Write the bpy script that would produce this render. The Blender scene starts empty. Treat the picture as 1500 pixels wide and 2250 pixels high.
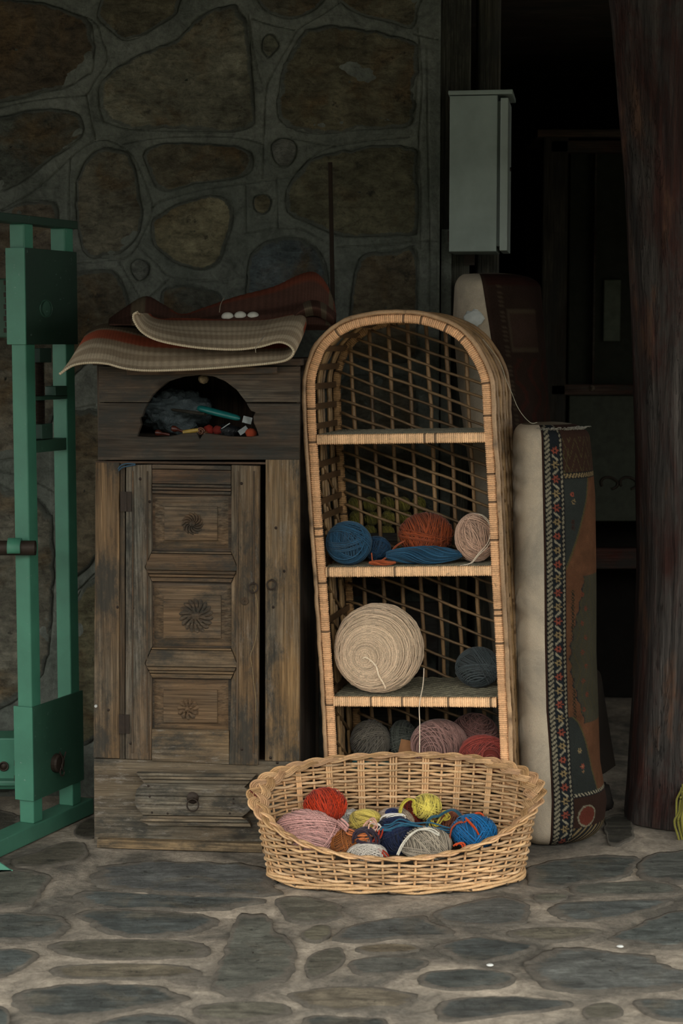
import bpy, math, random
import numpy as np
from mathutils import Vector, Matrix
random.seed(7); rng = np.random.default_rng(7)
sc = bpy.context.scene
COL = sc.collection
R = math.radians
# ------------------------------------------------------------------ camera, world, exposure
H_CAM, F_PX = 1.35, 3900.0
PITCH = math.atan(375 / F_PX)
cam_d = bpy.data.cameras.new('camera'); cam = bpy.data.objects.new('camera', cam_d); COL.objects.link(cam)
cam.location = (0, 0, H_CAM); cam.rotation_euler = (math.pi / 2 - PITCH, 0, 0)
cam_d.sensor_fit = 'VERTICAL'; cam_d.sensor_height = 36; cam_d.lens = F_PX / 2250 * 36
cam_d.dof.use_dof = True; cam_d.dof.focus_distance = 4.55; cam_d.dof.aperture_fstop = 4.5
sc.camera = cam
sc.view_settings.view_transform = 'Standard'; sc.view_settings.look = 'None'
sc.view_settings.gamma = 1; sc.view_settings.use_curve_mapping = False
sc.view_settings.exposure = 2.7
world = bpy.data.worlds.new('overcast_sky'); sc.world = world; world.use_nodes = True
wn = world.node_tree.nodes; wl = world.node_tree.links
bgn = wn['Background']
tc = wn.new('ShaderNodeTexCoord'); sx = wn.new('ShaderNodeSeparateXYZ'); wr = wn.new('ShaderNodeValToRGB')
wl.new(tc.outputs['Generated'], sx.inputs[0]); wl.new(sx.outputs['Z'], wr.inputs[0]); wl.new(wr.outputs[0], bgn.inputs['Color'])
wr.color_ramp.elements[0].position = 0.0; wr.color_ramp.elements[0].color = (.34, .345, .325, 1)
wr.color_ramp.elements[1].position = 1.0; wr.color_ramp.elements[1].color = (1.0, 1.01, .95, 1)
bgn.inputs['Strength'].default_value = 1.0
try:
    sc.cycles.max_bounces = 6; sc.cycles.diffuse_bounces = 3; sc.cycles.glossy_bounces = 2
    sc.cycles.sample_clamp_indirect = 4; sc.cycles.use_denoising = True
except Exception: pass

# ------------------------------------------------------------------ geometry helpers
FWD = Vector((0, math.cos(PITCH), -math.sin(PITCH))); UPV = Vector((0, math.sin(PITCH), math.cos(PITCH))); CAMP = Vector((0, 0, H_CAM))
def ray(px, py): return FWD + Vector((1, 0, 0)) * ((px - 750) / F_PX) + UPV * (-(py - 1125) / F_PX)
def P(px, py, Y):
    d = ray(px, py); return CAMP + d * (Y / d.y)
def PF(px, py, z=0.0):
    d = ray(px, py); return CAMP + d * ((z - H_CAM) / d.z)
def project(p):
    v = Vector(p) - CAMP; d = v.dot(FWD); return 750 + F_PX * v.x / d, 1125 - F_PX * v.dot(UPV) / d
class Frame:
    """a thing's own axes: x along its width, y into depth, z up"""
    def __init__(s, loc, yaw=0, tilt=0, pitch=0):
        s.m = Matrix.Translation(loc) @ Matrix.Rotation(yaw, 4, 'Z') @ Matrix.Rotation(tilt, 4, 'Y') @ Matrix.Rotation(pitch, 4, 'X')
        s.i = s.m.inverted()
    def hit(s, px, py, axis=1, val=0.0):
        o = s.i @ CAMP; d = s.i.to_3x3() @ ray(px, py); t = (val - o[axis]) / d[axis]; return o + d * t
    def loc(s, px, py, y=0.0):
        q = s.hit(px, py, 1, y); return (q.x, q.z)
    def empty(s, name):
        o = bpy.data.objects.new(name, None); COL.objects.link(o); o.matrix_world = s.m; o.empty_display_size = .05; return o

def tag(o, label=None, cat=None, group=None, kind=None, col=None):
    if label: o['label'] = label
    if cat: o['category'] = cat
    if group: o['group'] = group
    if kind: o['kind'] = kind
    if col: o.color = (*col, 1)
    return o
def lin(c): return c / 12.92 if c <= .04045 else ((c + .055) / 1.055) ** 2.4
def hx(s): return tuple(lin(int(s[i:i + 2], 16) / 255) for i in (0, 2, 4))

class MB:
    def __init__(s): s.v = []; s.f = []; s.n = 0; s.t = []; s.c = []
    def add(s, v, f, tone=None):
        v = np.asarray(v, dtype=float).reshape(-1, 3)
        s.v.append(v)
        if isinstance(f, np.ndarray): s.f += (f + s.n).tolist()
        else: s.f += [[i + s.n for i in q] for q in f]
        s.n += len(v)
        s.t.append(np.ones(len(v)) if tone is None else np.broadcast_to(np.asarray(tone, dtype=float).ravel(), (len(v),)).copy() if np.ndim(tone) else np.full(len(v), float(tone)))
        return s
    def box(s, x0, x1, y0, y1, z0, z1, tone=None):
        v = [(x, y, z) for x in (x0, x1) for y in (y0, y1) for z in (z0, z1)]
        return s.add(v, [(0, 1, 3, 2), (4, 6, 7, 5), (0, 4, 5, 1), (2, 3, 7, 6), (0, 2, 6, 4), (1, 5, 7, 3)], tone)
    def prism(s, pts, y0, y1, axis='y', tone=None):
        """pts: (a,b) outline seen from the front; extruded between y0 (front) and y1"""
        n = len(pts); A = sum(pts[i][0] * pts[(i + 1) % n][1] - pts[(i + 1) % n][0] * pts[i][1] for i in range(n))
        if A < 0: pts = pts[::-1]
        if axis == 'y': v = [(a, y0, b) for a, b in pts] + [(a, y1, b) for a, b in pts]
        elif axis == 'x': v = [(y0, a, b) for a, b in pts] + [(y1, a, b) for a, b in pts]
        else: v = [(a, b, y0) for a, b in pts] + [(a, b, y1) for a, b in pts]
        f = [list(range(n)), list(range(2 * n - 1, n - 1, -1))] + [[i + n, (i + 1) % n + n, (i + 1) % n, i] for i in range(n)]
        return s.add(v, f, tone)
    def grid(s, g, closed_u=False, closed_v=False, tone=None, flip=False):
        g = np.asarray(g, dtype=float); a, b = g.shape[:2]
        idx = np.arange(a * b).reshape(a, b)
        if closed_u: idx = np.vstack([idx, idx[:1]])
        if closed_v: idx = np.hstack([idx, idx[:, :1]])
        q = np.stack([idx[:-1, :-1], idx[1:, :-1], idx[1:, 1:], idx[:-1, 1:]], -1).reshape(-1, 4)
        if flip: q = q[:, ::-1]
        return s.add(g.reshape(-1, 3), q, None if tone is None else np.asarray(tone).ravel() if np.ndim(tone) else tone)
    def tubes(s, paths, r, sides=5, closed=False, ref=None, rb=None, tone=None, sup=1.0, caps=False):
        p = np.asarray(paths, dtype=float)
        if p.ndim == 2: p = p[None]
        N, S, _ = p.shape
        t = (np.roll(p, -1, 1) - np.roll(p, 1, 1)) if closed else np.gradient(p, axis=1)
        t /= np.linalg.norm(t, axis=2, keepdims=True) + 1e-12
        if ref is None: ref = (0.13, 0.31, 0.94)
        rf = np.broadcast_to(np.asarray(ref, dtype=float), p.shape)
        n = rf - (rf * t).sum(2, keepdims=True) * t
        n /= np.linalg.norm(n, axis=2, keepdims=True) + 1e-9
        b = np.cross(t, n)
        rr = np.broadcast_to(np.asarray(r, dtype=float), (N, S)); rbb = rr if rb is None else np.broadcast_to(np.asarray(rb, dtype=float), (N, S))
        a = np.arange(sides) / sides * 2 * math.pi + (math.pi / 4 if sides == 4 else .3 * 0)
        c, d = np.cos(a), np.sin(a)
        if sup != 1: c = np.sign(c) * abs(c) ** sup; d = np.sign(d) * abs(d) ** sup
        V = p[:, :, None] + n[:, :, None] * (rr[:, :, None] * c)[..., None] + b[:, :, None] * (rbb[:, :, None] * d)[..., None]
        idx = np.arange(N * S * sides).reshape(N, S, sides)
        if closed: idx = np.concatenate([idx, idx[:, :1]], 1)
        idx = np.concatenate([idx, idx[:, :, :1]], 2)
        q = np.stack([idx[:, :-1, :-1], idx[:, :-1, 1:], idx[:, 1:, 1:], idx[:, 1:, :-1]], -1).reshape(-1, 4)
        tn = None
        if tone is not None:
            tn = np.broadcast_to(np.asarray(tone, dtype=float).reshape(N, -1) if np.ndim(tone) else np.full((N, 1), tone), (N, S))
            tn = np.repeat(tn[:, :, None], sides, 2).ravel()
        s.add(V.reshape(-1, 3), q, tn)
        if caps and not closed:
            off = s.n - N * S * sides
            for i in range(N):
                s.f.append([off + i * S * sides + k for k in range(sides)][::-1])
                s.f.append([off + (i * S + S - 1) * sides + k for k in range(sides)])
        return s
    def lathe(s, prof, seg=24, center=(0, 0, 0), axis='z', tone=None):
        pr = np.asarray(prof, dtype=float); a = np.arange(seg) / seg * 2 * math.pi
        x = pr[:, 0][:, None] * np.cos(a); y = pr[:, 0][:, None] * np.sin(a); z = np.repeat(pr[:, 1][:, None], seg, 1)
        g = np.stack({'z': (x, y, z), 'y': (x, -z, y), 'x': (z, x, y)}[axis], -1) + np.asarray(center)
        s.grid(g, closed_v=True, tone=tone, flip=True)
        off = s.n - len(pr) * seg
        s.f.append([off + k for k in range(seg)]); s.f.append([off + (len(pr) - 1) * seg + k for k in range(seg)][::-1])
        return s
    def build(s, name, mat, parent=None, smooth=False, bevel=0, col=None, kind=None, label=None, facecol=None):
        me = bpy.data.meshes.new(name)
        V = np.concatenate(s.v)
        me.from_pydata(V.tolist(), [], s.f)
        at = me.attributes.new('tone', 'FLOAT', 'POINT'); at.data.foreach_set('value', np.concatenate(s.t).astype(np.float32))
        if facecol is not None:
            ca = me.attributes.new('col', 'FLOAT_COLOR', 'POINT')
            fc = np.concatenate([np.asarray(facecol, dtype=np.float32).reshape(-1, 3), np.ones((len(V), 1), np.float32)], 1)
            ca.data.foreach_set('color', fc.ravel())
        me.materials.append(mat)
        if smooth: me.polygons.foreach_set('use_smooth', [True] * len(me.polygons))
        me.update()
        o = bpy.data.objects.new(name, me); COL.objects.link(o)
        if parent is not None: o.parent = parent
        if bevel:
            m = o.modifiers.new('bevel', 'BEVEL'); m.width = bevel; m.segments = 2; m.limit_method = 'ANGLE'; m.angle_limit = R(40); m.harden_normals = False
        if col: o.color = (*col, 1)
        if kind: o['kind'] = kind
        if label: o['label'] = label
        return o

def catmull(pts, n=8, closed=False):
    p = np.asarray(pts, dtype=float); L = len(p); out = []
    for i in range(L if closed else L - 1):
        if closed: a, b, c, d = p[(i - 1) % L], p[i], p[(i + 1) % L], p[(i + 2) % L]
        else: a, b, c, d = p[max(i - 1, 0)], p[i], p[i + 1], p[min(i + 2, L - 1)]
        for k in range(n):
            t = k / n
            out.append(.5 * ((2 * b) + (c - a) * t + (2 * a - 5 * b + 4 * c - d) * t * t + (3 * b - a - 3 * c + d) * t ** 3))
    if not closed: out.append(p[-1])
    return np.array(out)
def resample(p, step=None, n=None, closed=False):
    p = np.asarray(p, dtype=float)
    if closed: p = np.vstack([p, p[:1]])
    d = np.r_[0, np.cumsum(np.linalg.norm(np.diff(p, axis=0), axis=1))]
    if n is None: n = max(2, int(round(d[-1] / step)) + 1)
    s = np.linspace(0, d[-1], n + 1 if closed else n)
    q = np.stack([np.interp(s, d, p[:, k]) for k in range(p.shape[1])], -1)
    return (q[:-1] if closed else q)
def bicubic(G, nu, nv):
    G = np.asarray(G, dtype=float)
    A = np.stack([catmull(G[:, j], nu) for j in range(G.shape[1])], 1)
    return np.stack([catmull(A[i], nv) for i in range(A.shape[0])], 0)
def vnoise(x, y, seed=0):
    """smooth value noise on arrays"""
    r = np.random.default_rng(seed).random((256, 256)); xi = np.floor(x).astype(int); yi = np.floor(y).astype(int)
    u = x - xi; v = y - yi; u = u * u * (3 - 2 * u); v = v * v * (3 - 2 * v)
    g = lambda a, b: r[a & 255, b & 255]
    return (g(xi, yi) * (1 - u) + g(xi + 1, yi) * u) * (1 - v) + (g(xi, yi + 1) * (1 - u) + g(xi + 1, yi + 1) * u) * v
def fbm(x, y, seed=0, o=4): return sum(vnoise(x * 2 ** k, y * 2 ** k, seed + k) / 2 ** k for k in range(o)) / 2
def seg_dist(X, Y, poly, closed=False):
    d = np.full(X.shape, 9.0); n = len(poly)
    for i in range(n if closed else n - 1):
        ax, ay = poly[i]; bx, by = poly[(i + 1) % n]
        dx, dy = bx - ax, by - ay; L = dx * dx + dy * dy + 1e-12
        m = (X > min(ax, bx) - .03) & (X < max(ax, bx) + .03) & (Y > min(ay, by) - .03) & (Y < max(ay, by) + .03)
        if not m.any(): continue
        t = np.clip(((X[m] - ax) * dx + (Y[m] - ay) * dy) / L, 0, 1)
        d[m] = np.minimum(d[m], np.hypot(X[m] - ax - t * dx, Y[m] - ay - t * dy))
    return d

# ------------------------------------------------------------------ materials
class N:
    def __init__(s, name, rough=.85, spec=.3, metal=0):
        s.m = bpy.data.materials.new(name); s.m.use_nodes = True; s.t = s.m.node_tree; s.b = s.t.nodes['Principled BSDF']
        s.b.inputs['Roughness'].default_value = rough; s.b.inputs['Specular IOR Level'].default_value = spec; s.b.inputs['Metallic'].default_value = metal
        s.tc = s.new('ShaderNodeTexCoord'); s.oi = s.new('ShaderNodeObjectInfo'); s.vec = s.tc.outputs['Object']
    def new(s, k): return s.t.nodes.new(k)
    def link(s, a, b):
        if hasattr(a, 'is_output') or hasattr(a, 'links'): s.t.links.new(a, b)
        else: b.default_value = a if not isinstance(a, tuple) or len(a) != 3 or b.type == 'VECTOR' else (*a, 1)
    def map(s, scale=(1, 1, 1), rand=True):
        mp = s.new('ShaderNodeMapping'); mp.inputs['Scale'].default_value = scale
        if rand:
            a = s.new('ShaderNodeVectorMath'); a.operation = 'ADD'; sc_ = s.new('ShaderNodeVectorMath'); sc_.operation = 'SCALE'
            sc_.inputs[0].default_value = (13.1, 7.7, 19.3); s.link(s.oi.outputs['Random'], sc_.inputs['Scale'])
            s.link(s.vec, a.inputs[0]); s.link(sc_.outputs[0], a.inputs[1]); s.link(a.outputs[0], mp.inputs[0])
        else: s.link(s.vec, mp.inputs[0])
        return mp.outputs[0]
    def noise(s, scale, detail=4, rough=.6, vec=None, dist=0):
        n = s.new('ShaderNodeTexNoise'); n.inputs['Scale'].default_value = scale; n.inputs['Detail'].default_value = detail
        n.inputs['Roughness'].default_value = rough; n.inputs['Distortion'].default_value = dist
        s.link(vec if vec is not None else s.vec, n.inputs['Vector']); return n.outputs[0]
    def ramp(s, f, stops):
        r = s.new('ShaderNodeValToRGB'); s.link(f, r.inputs[0]); e = r.color_ramp.elements
        while len(e) < len(stops): e.new(.5)
        for k, (p, c) in enumerate(stops):
            e[k].position = p; e[k].color = (c, c, c, 1) if not isinstance(c, tuple) else (*c, 1)
        return r.outputs[0]
    def mix(s, f, a, b, mode='MIX'):
        m = s.new('ShaderNodeMix'); m.data_type = 'RGBA'; m.blend_type = mode
        s.link(f, m.inputs[0]); s.link(a, m.inputs[6]); s.link(b, m.inputs[7]); return m.outputs[2]
    def math(s, op, a, b=0.0):
        m = s.new('ShaderNodeMath'); m.operation = op; s.link(a, m.inputs[0]); s.link(b, m.inputs[1]); return m.outputs[0]
    def attr(s, name, out='Fac'):
        a = s.new('ShaderNodeAttribute'); a.attribute_name = name; return a.outputs[out]
    def bump(s, h, strength=.5, dist=.002):
        b = s.new('ShaderNodeBump'); b.inputs['Strength'].default_value = strength; b.inputs['Distance'].default_value = dist
        s.link(h, b.inputs['Height']); s.link(b.outputs[0], s.b.inputs['Normal'])
    def color(s, c): s.link(c, s.b.inputs['Base Color']); return s

def m_stone(name, smear, stain, lo, hi, bump=.006, sc_=7, ro=.9, sp=.25, strk=(20, 30, 45)):
    n = N(name, ro, sp); v = n.map()
    a = n.noise(sc_, 8, .68, v); b = n.noise(sc_ * .55, 5, .6, v, 1.2); c = n.noise(60, 4, .7, v)
    base = n.mix(1.0, n.oi.outputs['Color'], n.ramp(a, [(.25, lo), (.5, (lo + hi) / 2), (.75, hi)]), 'MULTIPLY')
    base = n.mix(n.ramp(b, [(.52, 0.), (.66, .75)]), base, n.mix(1.0, stain, n.ramp(c, [(.2, .5), (.8, 1.2)]), 'MULTIPLY'))
    g2 = n.noise(24, 8, .8, v, .8); st = n.noise(1, 7, .75, n.map(strk), .4)
    base = n.mix(1.0, base, n.ramp(g2, [(.32, .7), (.5, 1.0), (.66, 1.35)]), 'MULTIPLY')
    base = n.mix(1.0, base, n.ramp(st, [(.34, .5), (.5, 1.0), (.68, 1.5)]), 'MULTIPLY')
    base = n.mix(n.ramp(n.noise(15, 8, .8, v), [(.34, .8), (.42, 0.)]), base, (.025, .024, .02))
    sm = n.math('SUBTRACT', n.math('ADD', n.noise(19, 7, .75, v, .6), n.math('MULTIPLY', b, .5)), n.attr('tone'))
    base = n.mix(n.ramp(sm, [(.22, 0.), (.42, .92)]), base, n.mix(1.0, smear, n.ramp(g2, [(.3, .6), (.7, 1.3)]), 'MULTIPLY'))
    n.color(base); n.bump(n.math('ADD', n.math('ADD', a, n.math('MULTIPLY', st, .8)), n.math('MULTIPLY', g2, .8)), 1.0, bump); return n.m
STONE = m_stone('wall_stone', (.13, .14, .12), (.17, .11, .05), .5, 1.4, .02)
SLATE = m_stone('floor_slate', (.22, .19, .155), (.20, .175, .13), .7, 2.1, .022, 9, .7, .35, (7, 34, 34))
def m_mortar(name, c1, c2, bump=.004):
    n = N(name, .92, .2); v = n.map(rand=False)
    a = n.noise(3.2, 8, .62, v, .6); b = n.noise(85, 5, .7, v)
    base = n.mix(n.ramp(a, [(.40, 0.), (.66, 1.)]), c1, c2)
    base = n.mix(1.0, base, n.ramp(b, [(.25, .7), (.75, 1.2)]), 'MULTIPLY')
    g2 = n.noise(17, 8, .75, v, 1.0); base = n.mix(1.0, base, n.ramp(g2, [(.3, .6), (.5, 1.0), (.7, 1.3)]), 'MULTIPLY')
    n.color(base); n.bump(n.math('ADD', n.math('ADD', n.math('MULTIPLY', a, 2.0), n.math('MULTIPLY', b, .4)), g2), .9, bump); return n.m
MORTAR = m_mortar('wall_mortar', (.10, .11, .094), (.175, .185, .16), .007)
FLOORM = m_mortar('floor_mortar', (.14, .125, .105), (.52, .435, .345), .008)
def m_wood(name, vertical, worn=.25, white=0.0):
    n = N(name, .8, .25)
    v = n.map((75, 75, 3.2) if vertical else (3.2, 75, 75)); v2 = n.map((3.2, 3.2, 1.3) if vertical else (1.3, 3.2, 3.2)); v3 = n.map((230, 230, 7) if vertical else (7, 230, 230))
    g = n.noise(1, 6, .65, v, .35); big = n.noise(1.6, 4, .55, v2); fine = n.noise(1, 3, .6, v3)
    base = n.mix(1.0, n.oi.outputs['Color'], n.ramp(g, [(.30, .34), (.5, .68), (.70, 1.08)]), 'MULTIPLY')
    base = n.mix(n.ramp(big, [(.42, 0.), (.72, worn * 2)]), base, n.mix(1.0, (.135, .122, .10), n.ramp(fine, [(.3, .3), (.7, 1.4)]), 'MULTIPLY'))
    base = n.mix(1.0, base, n.ramp(fine, [(.32, .66), (.5, 1.0), (.68, 1.3)]), 'MULTIPLY')
    base = n.mix(n.ramp(n.noise(2.6, 9, .78, v2), [(.40, .85), (.53, 0.)]), base, (.034, .033, .029))
    base = n.mix(1.0, base, (.90, .93, .92), 'MULTIPLY')
    kn = n.new('ShaderNodeTexVoronoi'); kn.inputs['Scale'].default_value = 1.0
    n.link(n.map((5.5, 5.5, 2.6) if vertical else (2.6, 5.5, 5.5)), kn.inputs['Vector'])
    base = n.mix(n.ramp(kn.outputs['Distance'], [(.045, .85), (.09, 0.)]), base, (.022, .015, .010))
    if white:
        w = n.noise(1, 9, .85, n.map((13, 50, 60) if not vertical else (50, 50, 13)))
        base = n.mix(n.ramp(w, [(.54, 0.), (.66, white * .8)]), base, (.30, .265, .23))
    n.color(base); n.bump(n.math('ADD', g, n.math('MULTIPLY', fine, .7)), .8, .003); return n.m
WOODV = m_wood('old_wood_upright', True); WOODH = m_wood('old_wood_level', False)
WOODW = m_wood('old_wood_paint_worn', False, .45, .8); WOODVW = m_wood('old_wood_upright_worn', True, .5, .35)
def m_cane(name, gloss=.5, bump=True, dirt=.3, lift=1.5):
    n = N(name, gloss, .4); v = n.map(rand=False)
    a = n.noise(7, 5, .6, v); b = n.noise(220, 3, .6, v)
    base = n.mix(1.0, n.oi.outputs['Color'], n.attr('tone'), 'MULTIPLY')
    base = n.mix(1.0, base, n.ramp(a, [(.3, (1 - dirt) * lift), (.7, 1.15 * lift)]), 'MULTIPLY')
    base = n.mix(1.0, base, n.ramp(b, [(.3, .8), (.7, 1.12)]), 'MULTIPLY')
    base = n.mix(n.ramp(n.noise(38, 5, .7, v), [(.27, .7), (.38, 0.)]), base, (.05, .03, .018))
    n.color(base); n.bump(b, .3, .001); return n.m
CANE = m_cane('wrapped_cane', .55); ROD = m_cane('rattan_rod', .42, dirt=.45); WICKER = m_cane('willow_wicker', .45, dirt=.3)
def m_yarn():
    n = N('wool_yarn', .95, .1); base = n.mix(1.0, n.oi.outputs['Color'], n.attr('tone'), 'MULTIPLY')
    v = n.map(rand=False); b = n.noise(420, 2, .6, v)
    base = n.mix(1.0, base, n.ramp(b, [(.3, 1.0), (.7, 1.5)]), 'MULTIPLY'); n.color(base); n.bump(b, .5, .0012)
    n.b.inputs['Sheen Weight'].default_value = .15
    return n.m
YARN = m_yarn()
def m_col(name, rough=.95, bumps=700):
    n = N(name, rough, .1); c = n.attr('col', 'Color'); v = n.map(rand=False); b = n.noise(bumps, 2, .6, v); a = n.noise(9, 5, .6, v)
    c = n.mix(1.0, c, n.ramp(b, [(.3, .7), (.7, 1.25)]), 'MULTIPLY'); c = n.mix(1.0, c, n.ramp(a, [(.3, .75), (.7, 1.1)]), 'MULTIPLY')
    n.color(c); n.bump(b, .7, .002); return n.m
PILE = m_col('knotted_pile')
def m_canvas():
    n = N('canvas_ticking', .95, .1); v = n.map(rand=False)
    a = n.noise(4.5, 6, .65, v, .5); b = n.noise(500, 2, .6, v); s = n.noise(26, 6, .8, v)
    base = n.mix(n.ramp(a, [(.42, 0.), (.70, .8)]), n.oi.outputs['Color'], (.20, .19, .165))
    base = n.mix(n.ramp(s, [(.27, .8), (.345, 0.)]), base, (.07, .06, .05))
    base = n.mix(1.0, base, n.ramp(b, [(.3, .85), (.7, 1.08)]), 'MULTIPLY')
    n.color(base); n.bump(n.math('ADD', b, n.math('MULTIPLY', a, 3.0)), .5, .002); return n.m
CANVAS = m_canvas()
def m_paint(name, rough=.5, rust=True):
    n = N(name, rough, .4); v = n.map(rand=False)
    a = n.noise(6, 5, .6, v); c = n.noise(34, 8, .78, v, .6)
    base = n.mix(1.0, n.oi.outputs['Color'], n.ramp(a, [(.3, .78), (.7, 1.18)]), 'MULTIPLY')
    if rust:
        base = n.mix(n.ramp(c, [(.285, 1.), (.325, 0.)]), base, (.03, .018, .012))
        base = n.mix(n.ramp(n.noise(70, 4, .7, v), [(.66, 0.), (.74, .6)]), base, (.22, .30, .27))
    n.color(base); n.bump(c, .25, .0015); return n.m
GREEN = m_paint('green_paint'); PLAIN = m_paint('plain_paint', .45, False)
def m_iron():
    n = N('old_iron', .6, .4, .4); v = n.map(rand=False); a = n.noise(90, 5, .7, v)
    n.color(n.mix(a, (.014, .012, .011), (.055, .034, .022))); n.bump(a, .5, .001); return n.m
IRON = m_iron()
def m_log():
    n = N('weathered_log', .75, .3); v = n.map((22, 22, 1.6), False); v2 = n.map((5, 5, 1.4), False); v3 = n.map((95, 95, 3.2), False)
    g = n.noise(1, 8, .72, v, .9); a = n.noise(1.4, 8, .7, v2, 1.0); f = n.noise(1, 4, .6, v3, .3)
    base = n.mix(n.ramp(a, [(.42, 0.), (.5, .5), (.58, 1.)]), (.050, .016, .011), (.062, .052, .046))
    base = n.mix(n.ramp(n.noise(2.1, 6, .65, v2), [(.55, 0.), (.66, .8)]), base, (.12, .058, .032))
    base = n.mix(1.0, base, n.ramp(g, [(.3, .2), (.5, .85), (.7, 1.6)]), 'MULTIPLY')
    base = n.mix(1.0, base, n.ramp(f, [(.3, .5), (.7, 1.4)]), 'MULTIPLY')
    ck = n.noise(1, 5, .7, n.map((30, 30, 1.0), False), 1.5)
    crack = n.ramp(ck, [(.485, 0.), (.5, 1.), (.515, 0.)])
    base = n.mix(n.math('MULTIPLY', crack, n.ramp(n.noise(3, 3, .5, n.map(rand=False)), [(.5, 0.), (.6, .9)])), base, (.004, .003, .002))
    n.color(base); n.bump(n.math('SUBTRACT', n.math('ADD', g, n.math('MULTIPLY', f, .6)), n.math('MULTIPLY', crack, .6)), 1., .012); return n.m
LOG = m_log()
def m_simple(name, rough=.6, sp=.4, bump=0):
    n = N(name, rough, sp); n.color(n.mix(1.0, n.oi.outputs['Color'], n.ramp(n.noise(30, 4, .6, n.map(rand=False)), [(.3, .8), (.7, 1.15)]), 'MULTIPLY'))
    if bump: n.bump(n.noise(40, 5, .7, n.map(rand=False), 1.5), .9, bump)
    return n.m
SMOOTH = m_simple('smooth_plastic', .35, .5); DULL = m_simple('dull_surface', .9, .15); CRUMPLE = m_simple('crumpled_plastic', .4, .5, .01)

# ------------------------------------------------------------------ the setting
YW = 5.2
XR = P(965, 600, YW).x
def struct(o): o['kind'] = 'structure'; return o
floor_polys = [
 [(195,1925),(240,1900),(400,1893),(580,1903),(600,1940),(590,1966),(400,1963),(250,1952)],
 [(165,1966),(190,1956),(330,1965),(550,1973),(580,1978),(555,1988),(480,1997),(420,1998),(250,1996),(180,1988)],
 [(178,2002),(300,1999),(450,2010),(490,2025),(440,2045),(340,2057),(270,2055),(205,2035)],
 [(0,2005),(100,2008),(140,2015),(152,2035),(130,2055),(60,2065),(0,2068),(-90,2060),(-90,2010)],
 [(-60,1925),(0,1915),(60,1912),(110,1925),(90,1960),(70,1988),(0,1992),(-60,1990)],
 [(110,2077),(170,2065),(300,2064),(440,2070),(460,2085),(430,2102),(250,2107),(150,2097)],
 [(-70,2090),(0,2085),(60,2085),(85,2100),(40,2130),(0,2145),(-70,2145)],
 [(120,2125),(230,2118),(350,2118),(430,2125),(440,2140),(330,2150),(200,2150),(130,2142)],
 [(520,2018),(560,2007),(590,2012),(605,2040),(640,2065),(650,2110),(630,2150),(560,2178),(485,2190),(465,2165),(490,2100),(500,2060)],
 [(30,2190),(100,2168),(200,2162),(330,2166),(395,2180),(405,2195),(340,2212),(200,2230),(100,2234),(40,2222)],
 [(605,1975),(650,1967),(720,1980),(750,1995),(750,2015),(700,2025),(640,2025),(620,2010)],
 [(740,2050),(790,2030),(920,2012),(960,2030),(1005,2045),(980,2055),(880,2058),(790,2068),(735,2064)],
 [(955,2008),(1000,1988),(1080,1972),(1130,1975),(1160,1995),(1160,2020),(1120,2032),(1040,2033),(980,2025)],
 [(1172,1968),(1200,1962),(1240,1965),(1245,1974),(1210,1980),(1180,1978)],
 [(1205,1992),(1260,1982),(1400,1977),(1490,1977),(1450,1992),(1400,2005),(1350,2018),(1270,2023),(1215,2017)],
 [(1330,2065),(1380,2042),(1430,2017),(1500,2000),(1580,2000),(1580,2070),(1480,2080),(1400,2078)],
 [(1115,2047),(1180,2037),(1270,2038),(1320,2046),(1280,2060),(1220,2067),(1150,2062)],
 [(955,2080),(1000,2067),(1060,2060),(1120,2067),(1190,2080),(1140,2095),(1080,2110),(1020,2112),(980,2097)],
 [(770,2115),(820,2102),(900,2105),(940,2112),(920,2130),(850,2140),(785,2138)],
 [(780,2082),(840,2075),(910,2076),(920,2088),(850,2094),(795,2092)],
 [(905,2150),(960,2134),(1040,2130),(1110,2136),(1135,2150),(1100,2167),(1010,2174),(940,2168)],
 [(1150,2112),(1185,2092),(1240,2080),(1330,2090),(1420,2097),(1450,2112),(1500,2130),(1580,2155),(1480,2174),(1300,2180),(1190,2170),(1155,2140)],
 [(965,2212),(990,2197),(1060,2190),(1160,2190),(1255,2205),(1200,2220),(1130,2227),(1010,2240),(970,2235)],
 [(640,2182),(720,2170),(820,2170),(910,2185),(895,2207),(790,2220),(700,2215),(650,2200)],
 [(1395,2202),(1440,2195),(1580,2200),(1580,2240),(1440,2235)],
 [(1280,2215),(1330,2203),(1370,2215),(1350,2236),(1290,2238)],
 [(660,2244),(700,2232),(790,2234),(850,2244),(850,2290),(660,2290)],
 [(430,2212),(520,2200),(620,2206),(630,2228),(540,2240),(440,2236)],
 [(-60,2215),(0,2210),(20,2235),(0,2280),(-60,2280)],
 [(200,2250),(330,2228),(420,2240),(430,2290),(200,2290)],
 [(1165,1902),(1250,1885),(1340,1880),(1400,1886),(1390,1920),(1300,1938),(1200,1950),(1160,1935)],
 [(1412,1884),(1500,1868),(1590,1872),(1590,1925),(1500,1938),(1408,1924)],
 [(1255,1948),(1330,1940),(1420,1936),(1500,1948),(1490,1962),(1380,1966),(1270,1964)],
 [(20,1890),(80,1872),(150,1848),(190,1860),(180,1890),(110,1903),(50,1905)],
 [(690,2035),(720,2032),(725,2055),(690,2070),(662,2055)],
 [(700,2090),(750,2080),(755,2110),(720,2140),(680,2150),(672,2110)],
 [(170,1812),(205,1795),(215,1830),(200,1842),(165,1835)],
 [(1330,1800),(1380,1790),(1390,1840),(1340,1855)],
 [(-80,1790),(20,1782),(45,1810),(0,1850),(-80,1850)],
]
floor_tint = (1.12, 1.0, .84)
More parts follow.
